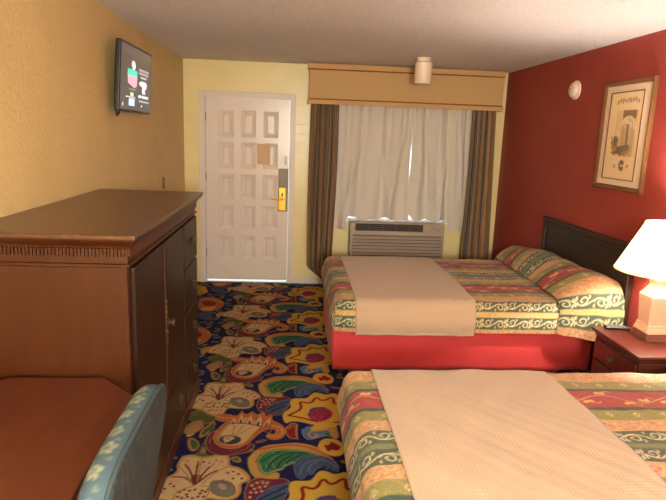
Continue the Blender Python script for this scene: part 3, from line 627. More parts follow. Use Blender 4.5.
tag(cloth('lining_curtain', MT['white_curt'], lambda T: 2.482 + 0.018 * np.sin(PI * T) ** 4, lambda T: 3.165 + 0.005 * T, 2.10,
      lambda U: np.where(U > 0.70, 0.680, np.maximum(0.7785, 0.788 + 0.016 * np.sin(23 * U + 1) + 0.045 * sm(0.15, 0.0, U))), yw(0.45, -0.8), None, 240, 120),
    'ivory curtain panel over the right half of the window beside the corner drape', 'curtain', 'ivory lining curtains')

# ---- air conditioner under the window
ac = thing('air_conditioner', 'beige through-wall air conditioner under the window behind the far bed', 'air conditioner', (2.37, -0.1, 0.36))
AX0, AX1, AY = 1.838, 2.908, -0.21
bd = MB().prism([(0.0, 0.36), (0.0, 0.775), (-0.165, 0.775), (-0.195, 0.755), (-0.195, 0.36)], 'x', AX0, AX1)
obj('body', bd, MT['ac'], ac, bevel=0.008)
obj('vent_recess', MB().box(1.895, 2.658, -0.199, -0.194, 0.672, 0.750), MT['acdark'], ac)
vg = MB()
for k in range(3): vg.box(1.895, 2.658, -0.206, -0.198, 0.688 + 0.021 * k, 0.691 + 0.021 * k)
for x in np.linspace(1.895, 2.655, 6): vg.box(x, x + 0.004, -0.205, -0.198, 0.672, 0.750)
obj('vent_grille', vg, MT['acshade'], ac)
obj('control_door', MB().box(2.672, 2.885, -0.202, -0.195, 0.668, 0.752), MT['ac'], ac, bevel=0.004)
mk = MB(); mk.tube([(2.745, -0.203, 0.688), (2.765, -0.203, 0.703), (2.80, -0.203, 0.708), (2.83, -0.203, 0.694), (2.86, -0.203, 0.704)], 0.0035, 6).box(2.775, 2.80, -0.2045, -0.202, 0.722, 0.728)
obj('control_mark', mk, MT['acmark'], ac)
obj('louver_recess', MB().box(AX0 + 0.03, AX1 - 0.03, -0.199, -0.1945, 0.37, 0.632), MT['acshade'], ac)  # dark backing sheet, its colour standing for shade behind the louvers
lv = MB().box(AX0 + 0.012, AX1 - 0.012, -0.212, -0.194, 0.628, 0.664)
for k in range(7):
    z = 0.606 - 0.037 * k
    lv.prism([(-0.226, z - 0.020), (-0.222, z - 0.022), (-0.197, z - 0.002), (-0.199, z + 0.002)], 'x', AX0 + 0.028, AX1 - 0.028)
lv.box(AX0 + 0.008, AX0 + 0.03, -0.216, -0.194, 0.365, 0.628).box(AX1 - 0.03, AX1 - 0.008, -0.216, -0.194, 0.365, 0.628)
obj('front_louver', lv, MT['ac'], ac)

# ---- ceiling light, detector, wall plate
cl = thing('ceiling_light', 'white cylindrical light fixture hanging from the popcorn ceiling', 'ceiling light', (2.395, -0.90, H))
obj('canister', MB().lathe([(0.0, 0.0), (0.078, 0.0), (0.081, 0.004), (0.081, 0.192), (0.074, 0.198), (0.0, 0.198)], (2.395, -0.90, 2.205), 'z', 40), MT['lampwhite'], cl, smooth=True)
obj('collar', MB().lathe([(0.0, 0.0), (0.062, 0.0), (0.062, 0.022), (0.068, 0.030), (0.068, 0.037), (0.0, 0.037)], (2.395, -0.90, 2.403), 'z', 40), MT['lampwhite'], cl, smooth=True)
sd = thing('smoke_detector', 'small round white smoke detector high on the red wall', 'smoke detector', (W, -1.63, 2.143))
obj('base', MB().lathe([(0, 0), (0.078, 0), (0.078, -0.012), (0.07, -0.016), (0, -0.016)], (W, -1.63, 2.143), 'x', 32), MT['offwhite'], sd, smooth=True)
obj('cover', MB().lathe([(0, -0.016), (0.062, -0.016), (0.060, -0.036), (0.048, -0.046), (0.03, -0.048), (0, -0.048)], (W, -1.63, 2.143), 'x', 32), MT['offwhite'], sd, smooth=True)
obj('vent', MB().lathe([(0, -0.048), (0.020, -0.048), (0.018, -0.053), (0, -0.053)], (W, -1.63, 2.143), 'x', 20), MT['paper'], sd)
tag(obj('wall_plate', MB().box(0.0, 0.012, -1.085, -1.035, 1.16, 1.265), MT['brownplate'], bevel=0.003, origin=(0, -1.06, 1.21)), 'narrow tan plate low on the yellow wall beyond the dresser', 'wall plate')

# ---- television
tv = thing('television', 'flat black television mounted high on the yellow wall, showing a dark menu', 'television', (0.1, -2.222, 2.03))
obj('housing', MB().box(0.062, 0.096, -2.612, -1.807, 1.805, 2.248), MT['black'], tv, bevel=0.008)
sc = Canvas(1.0, 1.0, 180, 110, (58, 54, 56))
def R_(u0, u1, v0, v1, c): sc.poly([(u0, 1 - v0), (u1, 1 - v0), (u1, 1 - v1), (u0, 1 - v1)], c, 0)
R_(0, 1, 0, 0.14, (74, 66, 70))
sc.poly([(0.30, 0.74), (0.36, 0.80), (0.43, 0.76), (0.44, 0.66), (0.36, 0.64)], (226, 216, 226)); R_(0.2, 0.5, 0.36, 0.46, (64, 204, 176)); sc.poly([(0.22, 0.62), (0.36, 0.66), (0.5, 0.62), (0.5, 0.54), (0.2, 0.54)], (64, 204, 176), 0)
sc.poly([(0.20, 0.54), (0.5, 0.54), (0.5, 0.40), (0.42, 0.36), (0.22, 0.42)], (240, 160, 180), 0)
R_(0.26, 0.46, 0.66, 0.675, (90, 170, 90)); R_(0.30, 0.40, 0.72, 0.78, (206, 200, 170)); R_(0.26, 0.44, 0.82, 0.93, (190, 220, 246)); R_(0.16, 0.46, 0.79, 0.805, (220, 220, 220)); R_(0.07, 0.10, 0.9, 0.95, (235, 235, 225))
for k, (a, b) in enumerate(((0.55, 0.9), (0.56, 0.88))): R_(a, b, 0.30 + 0.055 * k, 0.335 + 0.055 * k, (150, 152, 156))
R_(0.62, 0.82, 0.425, 0.445, (215, 215, 220)); sc.poly([(0.57, 0.50), (0.84, 0.51), (0.84, 0.40), (0.76, 0.36), (0.82, 0.29), (0.66, 0.30), (0.70, 0.42), (0.58, 0.42)], (232, 214, 240))
for u in np.arange(0.56, 0.9, 0.06): R_(u, u + 0.048, 0.735, 0.775, (236, 238, 240))
for u in np.arange(0.60, 0.92, 0.05): R_(u, u + 0.036, 0.825, 0.85, (160, 190, 205))
R_(0.66, 0.70, 0.90, 0.93, (220, 220, 220))
u_, v_ = np.linspace(0, 1, 180), np.linspace(0, 1, 110); UU, VV = np.meshgrid(u_, v_)
grid_mesh('screen', np.stack([np.full_like(UU, 0.0966), -2.599 + 0.778 * UU, 1.822 + 0.413 * VV], -1), sc.sample(UU, VV), MT['screen'], tv)
obj('wall_mount', MB().box(0.0, 0.012, -2.34, -2.10, 1.92, 2.14).box(0.012, 0.064, -2.26, -2.18, 1.98, 2.06).box(0.05, 0.064, -2.36, -2.08, 1.90, 2.16), MT['black'], tv, bevel=0.003)
obj('cable', MB().tube([(0.058, -2.52, 1.83), (0.052, -2.515, 1.795), (0.05, -2.49, 1.775), (0.05, -2.46, 1.785), (0.056, -2.43, 1.83)], 0.006, 8), MT['black'], tv, smooth=True)
tv.rotation_euler = (0, math.radians(4.0), 0)

# ---- framed picture
pc = thing('framed_picture', 'sepia palm print in a bronze frame with wide cream mat on the red wall', 'picture', (W, -2.432, 1.385))
Y0, Y1, Z0, Z1 = -2.745, -2.118, 1.385, 2.158
ff = MB(); fw = 0.034
oc = [(Y0, Z0), (Y1, Z0), (Y1, Z1), (Y0, Z1)]
rings = []
for ins, x in ((0, W - 0.002), (0, W - 0.022), (0.008, W - 0.030), (0.022, W - 0.026), (fw, W - 0.018), (fw, W - 0.006)):
    rings.append([(x, Y0 + ins, Z0 + ins), (x, Y1 - ins, Z0 + ins), (x, Y1 - ins, Z1 - ins), (x, Y0 + ins, Z1 - ins)])
ff.loft(rings + [rings[0]], caps=False)
obj('frame', ff, MT['gilt'], pc)
PY0, PY1, PZ0, PZ1 = Y0 + 0.122, Y1 - 0.092, Z0 + 0.075, Z1 - 0.078
mb_ = MB(); xm = W - 0.010
for a, b, c, d in ((Y0 + fw, Y1 - fw, Z0 + fw, PZ0), (Y0 + fw, Y1 - fw, PZ1, Z1 - fw), (Y0 + fw, PY0, PZ0, PZ1), (PY1, Y1 - fw, PZ0, PZ1)): mb_.box(xm, xm + 0.004, a, b, c, d)
obj('mat_board', mb_, MT['matboard'], pc)
fi = MB()
for a, b, c, d in ((PY0, PY1, PZ0, PZ0 + 0.006), (PY0, PY1, PZ1 - 0.006, PZ1), (PY0, PY0 + 0.006, PZ0, PZ1), (PY1 - 0.006, PY1, PZ0, PZ1)): fi.box(xm - 0.003, xm + 0.004, a, b, c, d)
obj('fillet', fi, MT['gilt'], pc)
pn = Canvas(1.0, 1.0, 130, 190, (238, 204, 156))
lt, dk, md, gr = (206, 162, 112), (140, 106, 72), (182, 138, 92), (124, 110, 80)
pn.poly([(0.24, 0.27), (0.90, 0.27), (0.90, 0.79), (0.24, 0.79)], (226, 188, 138), 0)
pn.poly([(0.44, 0.27), (0.84, 0.27), (0.84, 0.79), (0.44, 0.79)], (196, 160, 116), 0); pn.poly([(0.44, 0.70), (0.84, 0.70), (0.84, 0.79), (0.44, 0.79)], dk, 0)
for a in np.linspace(-0.35, PI + 0.35, 13):
    c, s = math.cos(a), math.sin(a); pn.line([(0.62, 0.63), (0.62 + 0.12 * c, 0.66 + 0.07 * s), (0.62 + 0.24 * c, 0.62 + 0.09 * s - 0.02), (0.62 + 0.30 * c, 0.52 + 0.08 * s)], 0.030, (232, 204, 158))
    pn.line([(0.62, 0.63), (0.62 + 0.12 * c, 0.655 + 0.07 * s), (0.62 + 0.25 * c, 0.60 + 0.08 * s - 0.02)], 0.008, (150, 120, 86))
pn.line([(0.62, 0.62), (0.635, 0.5), (0.62, 0.30)], 0.05, gr); pn.line([(0.66, 0.60), (0.71, 0.5), (0.70, 0.32)], 0.03, (214, 180, 132))
for k in range(34): pn.poly([(0.12 + 0.62 * random.random() + q[0], 0.27 + 0.13 * random.random() + q[1]) for q in ((0, 0), (0.06, 0.025), (0.10, 0.0), (0.05, -0.018))], (gr, dk, md)[k % 3])
for k in range(20): pn.poly([(0.10 + 0.26 * random.random() + q[0], 0.32 + 0.17 * random.random() + q[1]) for q in ((0, 0), (0.05, 0.03), (0.09, 0.02), (0.06, -0.012))], (gr, md)[k % 2])
for k in range(9): pn.poly([(0.20 + 0.075 * k + q[0], 0.875 + 0.035 * random.random() + q[1]) for q in ((0, 0), (0.04, 0.04), (0.08, 0.01), (0.04, -0.035))], md)
pn.line([(0.62, 0.195), (0.54, 0.21), (0.50, 0.165), (0.55, 0.125), (0.62, 0.135)], 0.05, dk); pn.poly([(0.32, 0.15), (0.36, 0.18), (0.40, 0.15), (0.36, 0.12)], md); pn.poly([(0.70, 0.16), (0.74, 0.19), (0.80, 0.17), (0.74, 0.14)], md)
u_, v_ = np.linspace(0, 1, 110), np.linspace(0, 1, 170); UU, VV = np.meshgrid(u_, v_)
grid_mesh('print', np.stack([np.full_like(UU, W - 0.0065), PY1 + (PY0 - PY1) * UU, PZ0 + (PZ1 - PZ0) * VV], -1), pn.sample(UU, VV), MT['print'], pc)

# ================================================================ DRESSER
dr = thing('dresser', 'tall reddish brown wooden dresser along the yellow wall', 'dresser', (0.32, -3.58, 0))
BX, BY0, BY1, DT = 0.592, -4.318, -2.842, 1.325
obj('carcass', MB().box(0.012, BX - 0.02, BY0, BY1, 0.09, DT - 0.13), MT['wood'], dr, bevel=0.004)
obj('face_frame', MB().box(BX - 0.02, BX - 0.004, BY0, BY0 + 0.035, 0.09, DT - 0.13).box(BX - 0.02, BX - 0.004, BY1 - 0.03, BY1, 0.09, DT - 0.13).box(BX - 0.02, BX - 0.012, BY0 + 0.035, BY1 - 0.03, 0.09, DT - 0.13), MT['wood'], dr)
pr_ = [(0.0, DT - 0.13), (0.008, DT - 0.127), (0.008, DT - 0.118), (0.0, DT - 0.115), (0.0, DT - 0.06), (0.012, DT - 0.056), (0.014, DT - 0.049), (0.024, DT - 0.038), (0.034, DT - 0.030), (0.038, DT - 0.022), (0.038, DT - 0.018)]
rg = [[(0.004, BY0 - o, z), (BX + o, BY0 - o, z), (BX + o, BY1 + o, z), (0.004, BY1 + o, z)] for o, z in pr_]
obj('crown_molding', MB().loft(rg), MT['wood'], dr)
dn = MB()
for k in range(44):
    x = 0.012 + 0.0131 * k; dn.box(x, x + 0.0085, BY0 - 0.010, BY0 + 0.01, DT - 0.088, DT - 0.059)
for k in range(112):
    y = BY0 + 0.004 + 0.0131 * k; dn.box(BX - 0.01, BX + 0.010, y, y + 0.0085, DT - 0.088, DT - 0.059)
obj('dentil_strip', dn, MT['wood'], dr)
obj('top', MB().box(0.002, BX + 0.045, BY0 - 0.055, BY1 + 0.045, DT - 0.018, DT), MT['woodtop'], dr, bevel=0.005, seg=3)
obj('plinth', MB().box(0.012, BX + 0.012, BY0 - 0.012, BY1 + 0.012, 0.0, 0.09), MT['wood'], dr, bevel=0.008)
def pull(p, y, z, r=0.021):
    pl = obj('drawer_pull', MB().lathe([(0, 0), (0.014, 0), (0.016, 0.003), (0.009, 0.008), (0.006, 0.018), (0, 0.019)], (BX + 0.014, y, z + 0.012), 'x', 16), MT['antique'], p, smooth=True)
    ring = [(BX + 0.026 + 0.006 * math.cos(a / 2), y + r * math.sin(a), z - 0.008 + r * 1.1 * math.cos(a)) for a in np.linspace(0, 2 * PI, 25)]
    obj('ring', MB().tube(ring, 0.0035, 8), MT['antique'], pl, smooth=True)
DY = -3.315                                              # doors on the near side, small drawers beyond
zc = [0.905, 0.645, 0.385]
for k in range(4):
    z1 = DT - 0.14 - 0.262 * k; z0 = z1 - 0.25
    if k == 3: z0 = 0.11
    d = obj('drawer', MB().box(BX - 0.006, BX + 0.014, DY + 0.02, BY1 - 0.035, z0, z1), MT['woodshade'], dr, bevel=0.006, seg=3); pull(d, -3.055 + 0.01, (z0 + z1) / 2)
d = obj('drawer', MB().box(BX - 0.006, BX + 0.014, BY0 + 0.04, DY - 0.005, 0.11, 0.385), MT['woodshade'], dr, bevel=0.006, seg=3); pull(d, -3.50, 0.27); pull(d, -4.1, 0.27)
for a, b, s in ((BY0 + 0.04, -3.782, 1), (-3.774, DY - 0.005, 0)):
    d = obj('door', MB().box(BX - 0.006, BX + 0.014, a, b, 0.40, DT - 0.14), MT['woodshade'], dr, bevel=0.005, seg=3)
    if s: obj('bead_strip', MB().tube([(BX + 0.013, -3.778, 0.405), (BX + 0.013, -3.778, DT - 0.145)], 0.006, 8), MT['wood'], d, smooth=True)
    else:
        lt_ = MB().lathe([(0, 0), (0.018, 0), (0.018, 0.006), (0.008, 0.010), (0.008, 0.02), (0.018, 0.026), (0.018, 0.032), (0, 0.036)], (BX + 0.014, -3.735, 0.785), 'x', 18)
        for k, z in enumerate(np.linspace(0.70, 0.90, 9)): lt_.lathe([(0, 0), (0.007 + 0.006 * (k % 2), 0), (0.004, 0.008), (0, 0.009)], (BX + 0.016, -3.772, z), 'x', 10)
        obj('door_latch', lt_.box(BX + 0.013, BX + 0.019, -3.782, -3.762, 0.69, 0.91), MT['antique'], d, smooth=True)

# ================================================================ TABLE AND CHAIR
tb = thing('side_table', 'reddish wooden table with clipped corners at the end of the dresser', 'table', (0.34, -5.0, 0))
TZ = 0.785; tx0, tx1, ty0, ty1, ch = 0.022, 0.657, -5.62, -4.380, 0.148
octo = lambda i: [(tx0 + ch, ty0 + i), (tx1 - ch, ty0 + i), (tx1 - i, ty0 + ch), (tx1 - i, ty1 - ch), (tx1 - ch, ty1 - i), (tx0 + ch, ty1 - i), (tx0 + i, ty1 - ch), (tx0 + i, ty0 + ch)]
obj('table_top', MB().prism(octo(0), 'z', TZ - 0.026, TZ), MT['tablewood'], tb, bevel=0.005, seg=3)
obj('apron', MB().prism(octo(0.03), 'z', TZ - 0.075, TZ - 0.026), MT['wood'], tb)
for x in (0.10, 0.58):
    for y in (-5.46, -4.54): obj('leg', MB().loft([[(x + a * w_, y + c * w_, z) for a, c in ((-1, -1), (1, -1), (1, 1), (-1, 1))] for z, w_ in ((0.0, 0.018), (0.71, 0.027))]), MT['wood'], tb, bevel=0.004)

CY = -5.045
chair = thing('upholstered_chair', 'blue floral upholstered chair with tweed back pulled up to the table', 'chair', (0.56, CY, 0))
def back_outline(n=40):
    pts = []
    w0, w1 = 0.215, 0.288
    for i in range(n):                                  # far side up, over the crown, down the near side
        pts.append(None)
    left = [(w0 + (w1 - w0) * t, 0.44 + (0.865 - 0.44) * t) for t in np.linspace(0, 1, 10)]
    top = [(w1 * math.cos(a) ** 0.42 if math.cos(a) > 0 else -w1 * (-math.cos(a)) ** 0.42, 0.865 + 0.108 * math.sin(a) ** 0.8) for a in np.linspace(0.03, PI - 0.03, 41)]
    return left + top + [(-a, b) for a, b in left[::-1]]
BO = back_outline()
lean = lambda z: 0.765 + 0.12 * (z - 0.44)              # x of the rear panel at height z
def ring_at(scale, xo, dz=0.0):
    cz = 0.70; return [(lean(z) + xo, CY + y * scale, cz + (z - cz) * scale + dz) for y, z in BO]
obj('back_panel', MB().loft([ring_at(0.985, -0.03), ring_at(1.0, -0.008), ring_at(0.985, 0.004), ring_at(0.9, 0.007), ring_at(0.5, 0.010)]), MT['chairt'], chair, smooth=True)
# cushion of the backrest: colour grid wrapped round the rim
cc = Canvas(0.24, 0.24, 120, 120, (56, 76, 86), True, True)
fl_ = random.Random(3)
for gx_ in range(3):
    for gy_ in range(3):
        x, y = 0.04 + 0.08 * gx_ + 0.04 * (gy_ % 2) + 0.01 * fl_.random(), 0.04 + 0.08 * gy_ + 0.012 * fl_.random(); r = 0.019 + 0.005 * fl_.random(); p0 = fl_.random() * 6
        cc.line([(x - 0.03, y + 0.02), (x, y + 0.036), (x + 0.035, y + 0.02)], 0.005, (34, 54, 62))
        cc.poly([(x + r * (1 + 0.22 * math.cos(5 * a + p0)) * math.cos(a), y + 0.9 * r * (1 + 0.22 * math.cos(5 * a + p0)) * math.sin(a)) for a in np.linspace(0, 2 * PI, 30)[:-1]], (124, 124, 102))
        for q in range(5): cc.line([(x, y), (x + 0.7 * r * math.cos(q * 1.26 + p0), y + 0.7 * r * math.sin(q * 1.26 + p0))], 0.003, (74, 92, 88))
        cc.dot((x, y), 0.005, (66, 84, 80))
        cc.poly([(x + 0.03, y - 0.02), (x + 0.044, y - 0.008), (x + 0.05, y - 0.028)], (90, 102, 90), 1)
rr = []
for sc_, xo in ((1.0, -0.008), (1.012, -0.03), (1.008, -0.05), (0.99, -0.060), (0.955, -0.072), (0.90, -0.080), (0.8, -0.086), (0.6, -0.091), (0.35, -0.094), (0.02, -0.094)): rr.append(ring_at(sc_, xo))
# resample along rim and across
def dens(r0, r1, n): return [[tuple(np.array(a) * (1 - t) + np.array(b) * t) for a, b in zip(r0, r1)] for t in np.linspace(0, 1, n, endpoint=False)]
allr = []
for a, b in zip(rr[:-1], rr[1:]):
    L_ = np.linalg.norm(np.array(a[30]) - np.array(b[30])); allr += dens(a, b, max(1, int(L_ / 0.006)))
allr.append(rr[-1]); A = np.array(allr)
seg_ = np.linalg.norm(np.diff(A[0], axis=0), axis=1); cs = np.concatenate([[0], np.cumsum(seg_)]); tt = np.linspace(0, cs[-1], 300)
A2 = np.stack([np.stack([np.interp(tt, cs, A[i, :, k]) for k in range(3)], -1) for i in range(len(A))])
dac = np.concatenate([[0], np.cumsum(np.linalg.norm(np.diff(A2[:, 150], axis=0), axis=1))])
TT, DD = np.meshgrid(tt, dac)
grid_mesh('back_cushion', A2, cc.sample(TT, DD), MT['chairf'], chair)
obj('piping', MB().tube(ring_at(1.004, -0.006), 0.0065, 8), MT['chairp'], chair, smooth=True)
nsx = np.linspace(0, 1, 60); SX, SY = np.meshgrid(np.linspace(-1, 1, 60), np.linspace(-1, 1, 60))
obj('seat_frame', MB().box(0.36, 0.75, CY - 0.235, CY + 0.235, 0.34, 0.40), MT['wood'], chair, bevel=0.01)
se = np.stack([0.555 + 0.205 * SX, CY + 0.245 * SY, 0.40 + 0.075 * np.clip((1 - SX ** 6) * (1 - SY ** 6), 0, 1) ** 0.5], -1)
grid_mesh('seat_cushion', se, cc.sample(SX * 0.2, SY * 0.24), MT['chairf'], chair)
for x, y, dx_ in ((0.39, -0.2, 0), (0.39, 0.2, 0), (0.725, -0.2, 0.045), (0.725, 0.2, 0.045)):
    obj('leg', MB().tube([(x, CY + y, 0.36), (x + dx_ * 0.3, CY + y, 0.2), (x + dx_, CY + y, 0.0)], [0.024, 0.021, 0.016], 10), MT['wood'], chair, smooth=True)

# ================================================================ BEDS
TU = 0.36
sp = Canvas(TU, 1.02, 110, 340, (200, 140, 90), True, False)
gG, gS, gO, gD, gR, gGold, gCr = (66, 78, 58), (112, 114, 76), (134, 126, 70), (48, 68, 54), (156, 52, 48), (190, 158, 102), (212, 194, 148)
def band(v0, v1, c): sp.poly([(-0.01, v0), (TU + 0.01, v0), (TU + 0.01, v1), (-0.01, v1)], c, 0)
def scrolls(vc, h, c=gCr, w=0.0056):
    p = TU / 2                                           # running vine: a wavy stem with one curl in every half wave
    sp.line([(u, vc + 0.62 * h * math.sin(2 * PI * u / p)) for u in np.linspace(-0.02, TU + 0.02, 60)], w, c, 0)
    for k in range(4):
        s = 1 if k % 2 == 0 else -1; uc = (k + 0.5) * p / 2; r = 0.030
        sp.line([(uc + r * (1 - 0.72 * t) * math.cos(PI + s * -2 * PI * 1.2 * t) * 1.05, vc - s * 0.22 * h + s * r * (1 - 0.72 * t) * math.sin(0.25 + 2 * PI * 1.2 * t)) for t in np.linspace(0, 1, 24)], w, c, 0)
        for q in (-1, 1): sp.line([(uc + q * 0.030, vc - s * 0.55 * h), (uc + q * 0.038, vc - s * 0.8 * h), (uc + q * 0.030, vc - s * h)], w * 0.9, c)
    for u in (0.0, p):
        for q in (-1, 1): sp.poly([(u + q * 0.002, vc), (u + q * 0.012, vc + 0.5 * h), (u + q * 0.006, vc + h), (u + q * 0.002, vc + 0.5 * h)], c, 1); sp.poly([(u + q * 0.002, vc), (u + q * 0.012, vc - 0.5 * h), (u + q * 0.006, vc - h), (u + q * 0.002, vc - 0.5 * h)], c, 1)
V = [0.016]
def nxt(d, c): band(V[0], V[0] + d, c); a = V[0]; V[0] += d; return a + d / 2
band(-0.02, 0.016, gS)
def P_(d):
    c = nxt(d, (190, 140, 100))
    for k in range(130): sp.dot((random.random() * TU, c + (random.random() - .5) * (d - 0.016)), 0.004 + 0.003 * random.random(), random.choice([(198, 162, 110), (178, 108, 84), (198, 168, 120)]))
    band(V[0] - 0.005, V[0], gGold); band(V[0] - d, V[0] - d + 0.005, gGold)
def O_(d):
    c = nxt(d, gO)
    for k in range(60): sp.dot((random.random() * TU, c + (random.random() - .5) * d), 0.005, random.choice([(158, 140, 66), (132, 124, 60)]))
    for k in range(3):
        u = 0.05 + k * TU / 3
        for q in (-0.014, 0.014): sp.line([(u, c - 0.012), (u + q, c + 0.010)], 0.009, gGold, 0)
        sp.dot((u, c + 0.016), 0.006, gCr)
def R2(d):
    c = nxt(d, gR); s = d / 0.165
    vine = [(u, c + 0.032 * s * math.sin(2 * PI * u / TU)) for u in np.linspace(-0.02, TU + 0.02, 30)]; sp.line(vine, 0.007, gGold)
    for k in range(4):
        u = k * TU / 4 + 0.02; v = c + 0.03 * s * math.sin(2 * PI * u / TU) + (0.024 if k % 2 else -0.028) * s; g = 1 if k % 2 else -1
        sp.poly([(u - 0.03, v - 0.004), (u - 0.012, v + 0.020 * g), (u + 0.006, v + 0.006 * g), (u + 0.022, v + 0.022 * g), (u + 0.03, v - 0.004 * g), (u + 0.012, v - 0.016 * g)], (224, 176, 96))
        sp.line([(u, v), (u + 0.04, v + 0.03 * g), (u + 0.055, v + 0.012 * g)], 0.006, gGold)
scrolls(nxt(0.098, gG), 0.036); P_(0.085); O_(0.088); nxt(0.026, gD); R2(0.165); nxt(0.026, gD); O_(0.088); P_(0.118)
scrolls(nxt(0.088, gG), 0.034); c_ = nxt(0.034, gGold)
for k in range(50): sp.dot((random.random() * TU, c_ + (random.random() - .5) * 0.026), 0.004, (170, 150, 84))
scrolls(nxt(0.088, gG), 0.034); P_(0.10)

def off(d, r, hang, bulge):
    a = PI * r / 2; q = np.clip(d, 0, a) / r; s = np.clip(d - a, 0, None); t = np.clip(s / hang, 0, 1)
    return r * np.sin(q) + bulge * np.sin(PI * np.clip(t * 0.85, 0, 1)), r * (1 - np.cos(q)) + s
def drape_points(U, Vv, xf, yc, half, r, top, hang, lift=0.0, bulge=0.022):
    # U: distance from the foot edge of the flat top (negative = foot drop); Vv: distance from the centre line
    du = np.clip(-U, 0, None); dv = np.clip(np.abs(Vv) - half, 0, None); rr_ = r + lift
    ou, zu = off(du * rr_ / r, rr_, hang, bulge); ov, zv = off(dv * rr_ / r, rr_, hang, bulge)
    both = np.where((ou > 0) & (ov > 0), np.maximum(ou, ov) / np.maximum(np.hypot(ou, ov), 1e-6), 1.0)
    X = xf + np.clip(U, 0, None) - ou * both; Y = yc + np.sign(Vv) * (np.clip(np.abs(Vv), 0, half) + ov * both)
    dz = np.maximum(zu, zv); flat = np.exp(-(np.maximum(du, dv) / 0.08) ** 2)
    wob = 0.004 * np.sin(9 * U + 3 * Vv) * np.sin(7 * Vv + 2) + 0.003 * np.sin(23 * U + 1.3) * np.sin(19 * Vv) + 0.0012 * np.sin(70 * U) * np.sin(61 * Vv)
    crown = 0.012 * (1 - np.clip(np.abs(Vv) / half, 0, 1) ** 2)
    Z = top + lift + (wob + crown) * flat - dz
    side = np.clip(dv - 0.1, 0, 0.1) * 10; Y = Y + np.sign(Vv) * side * 0.004 * np.sin(31 * U + np.sin(9 * U))
    return np.stack([X, Y, Z], -1)

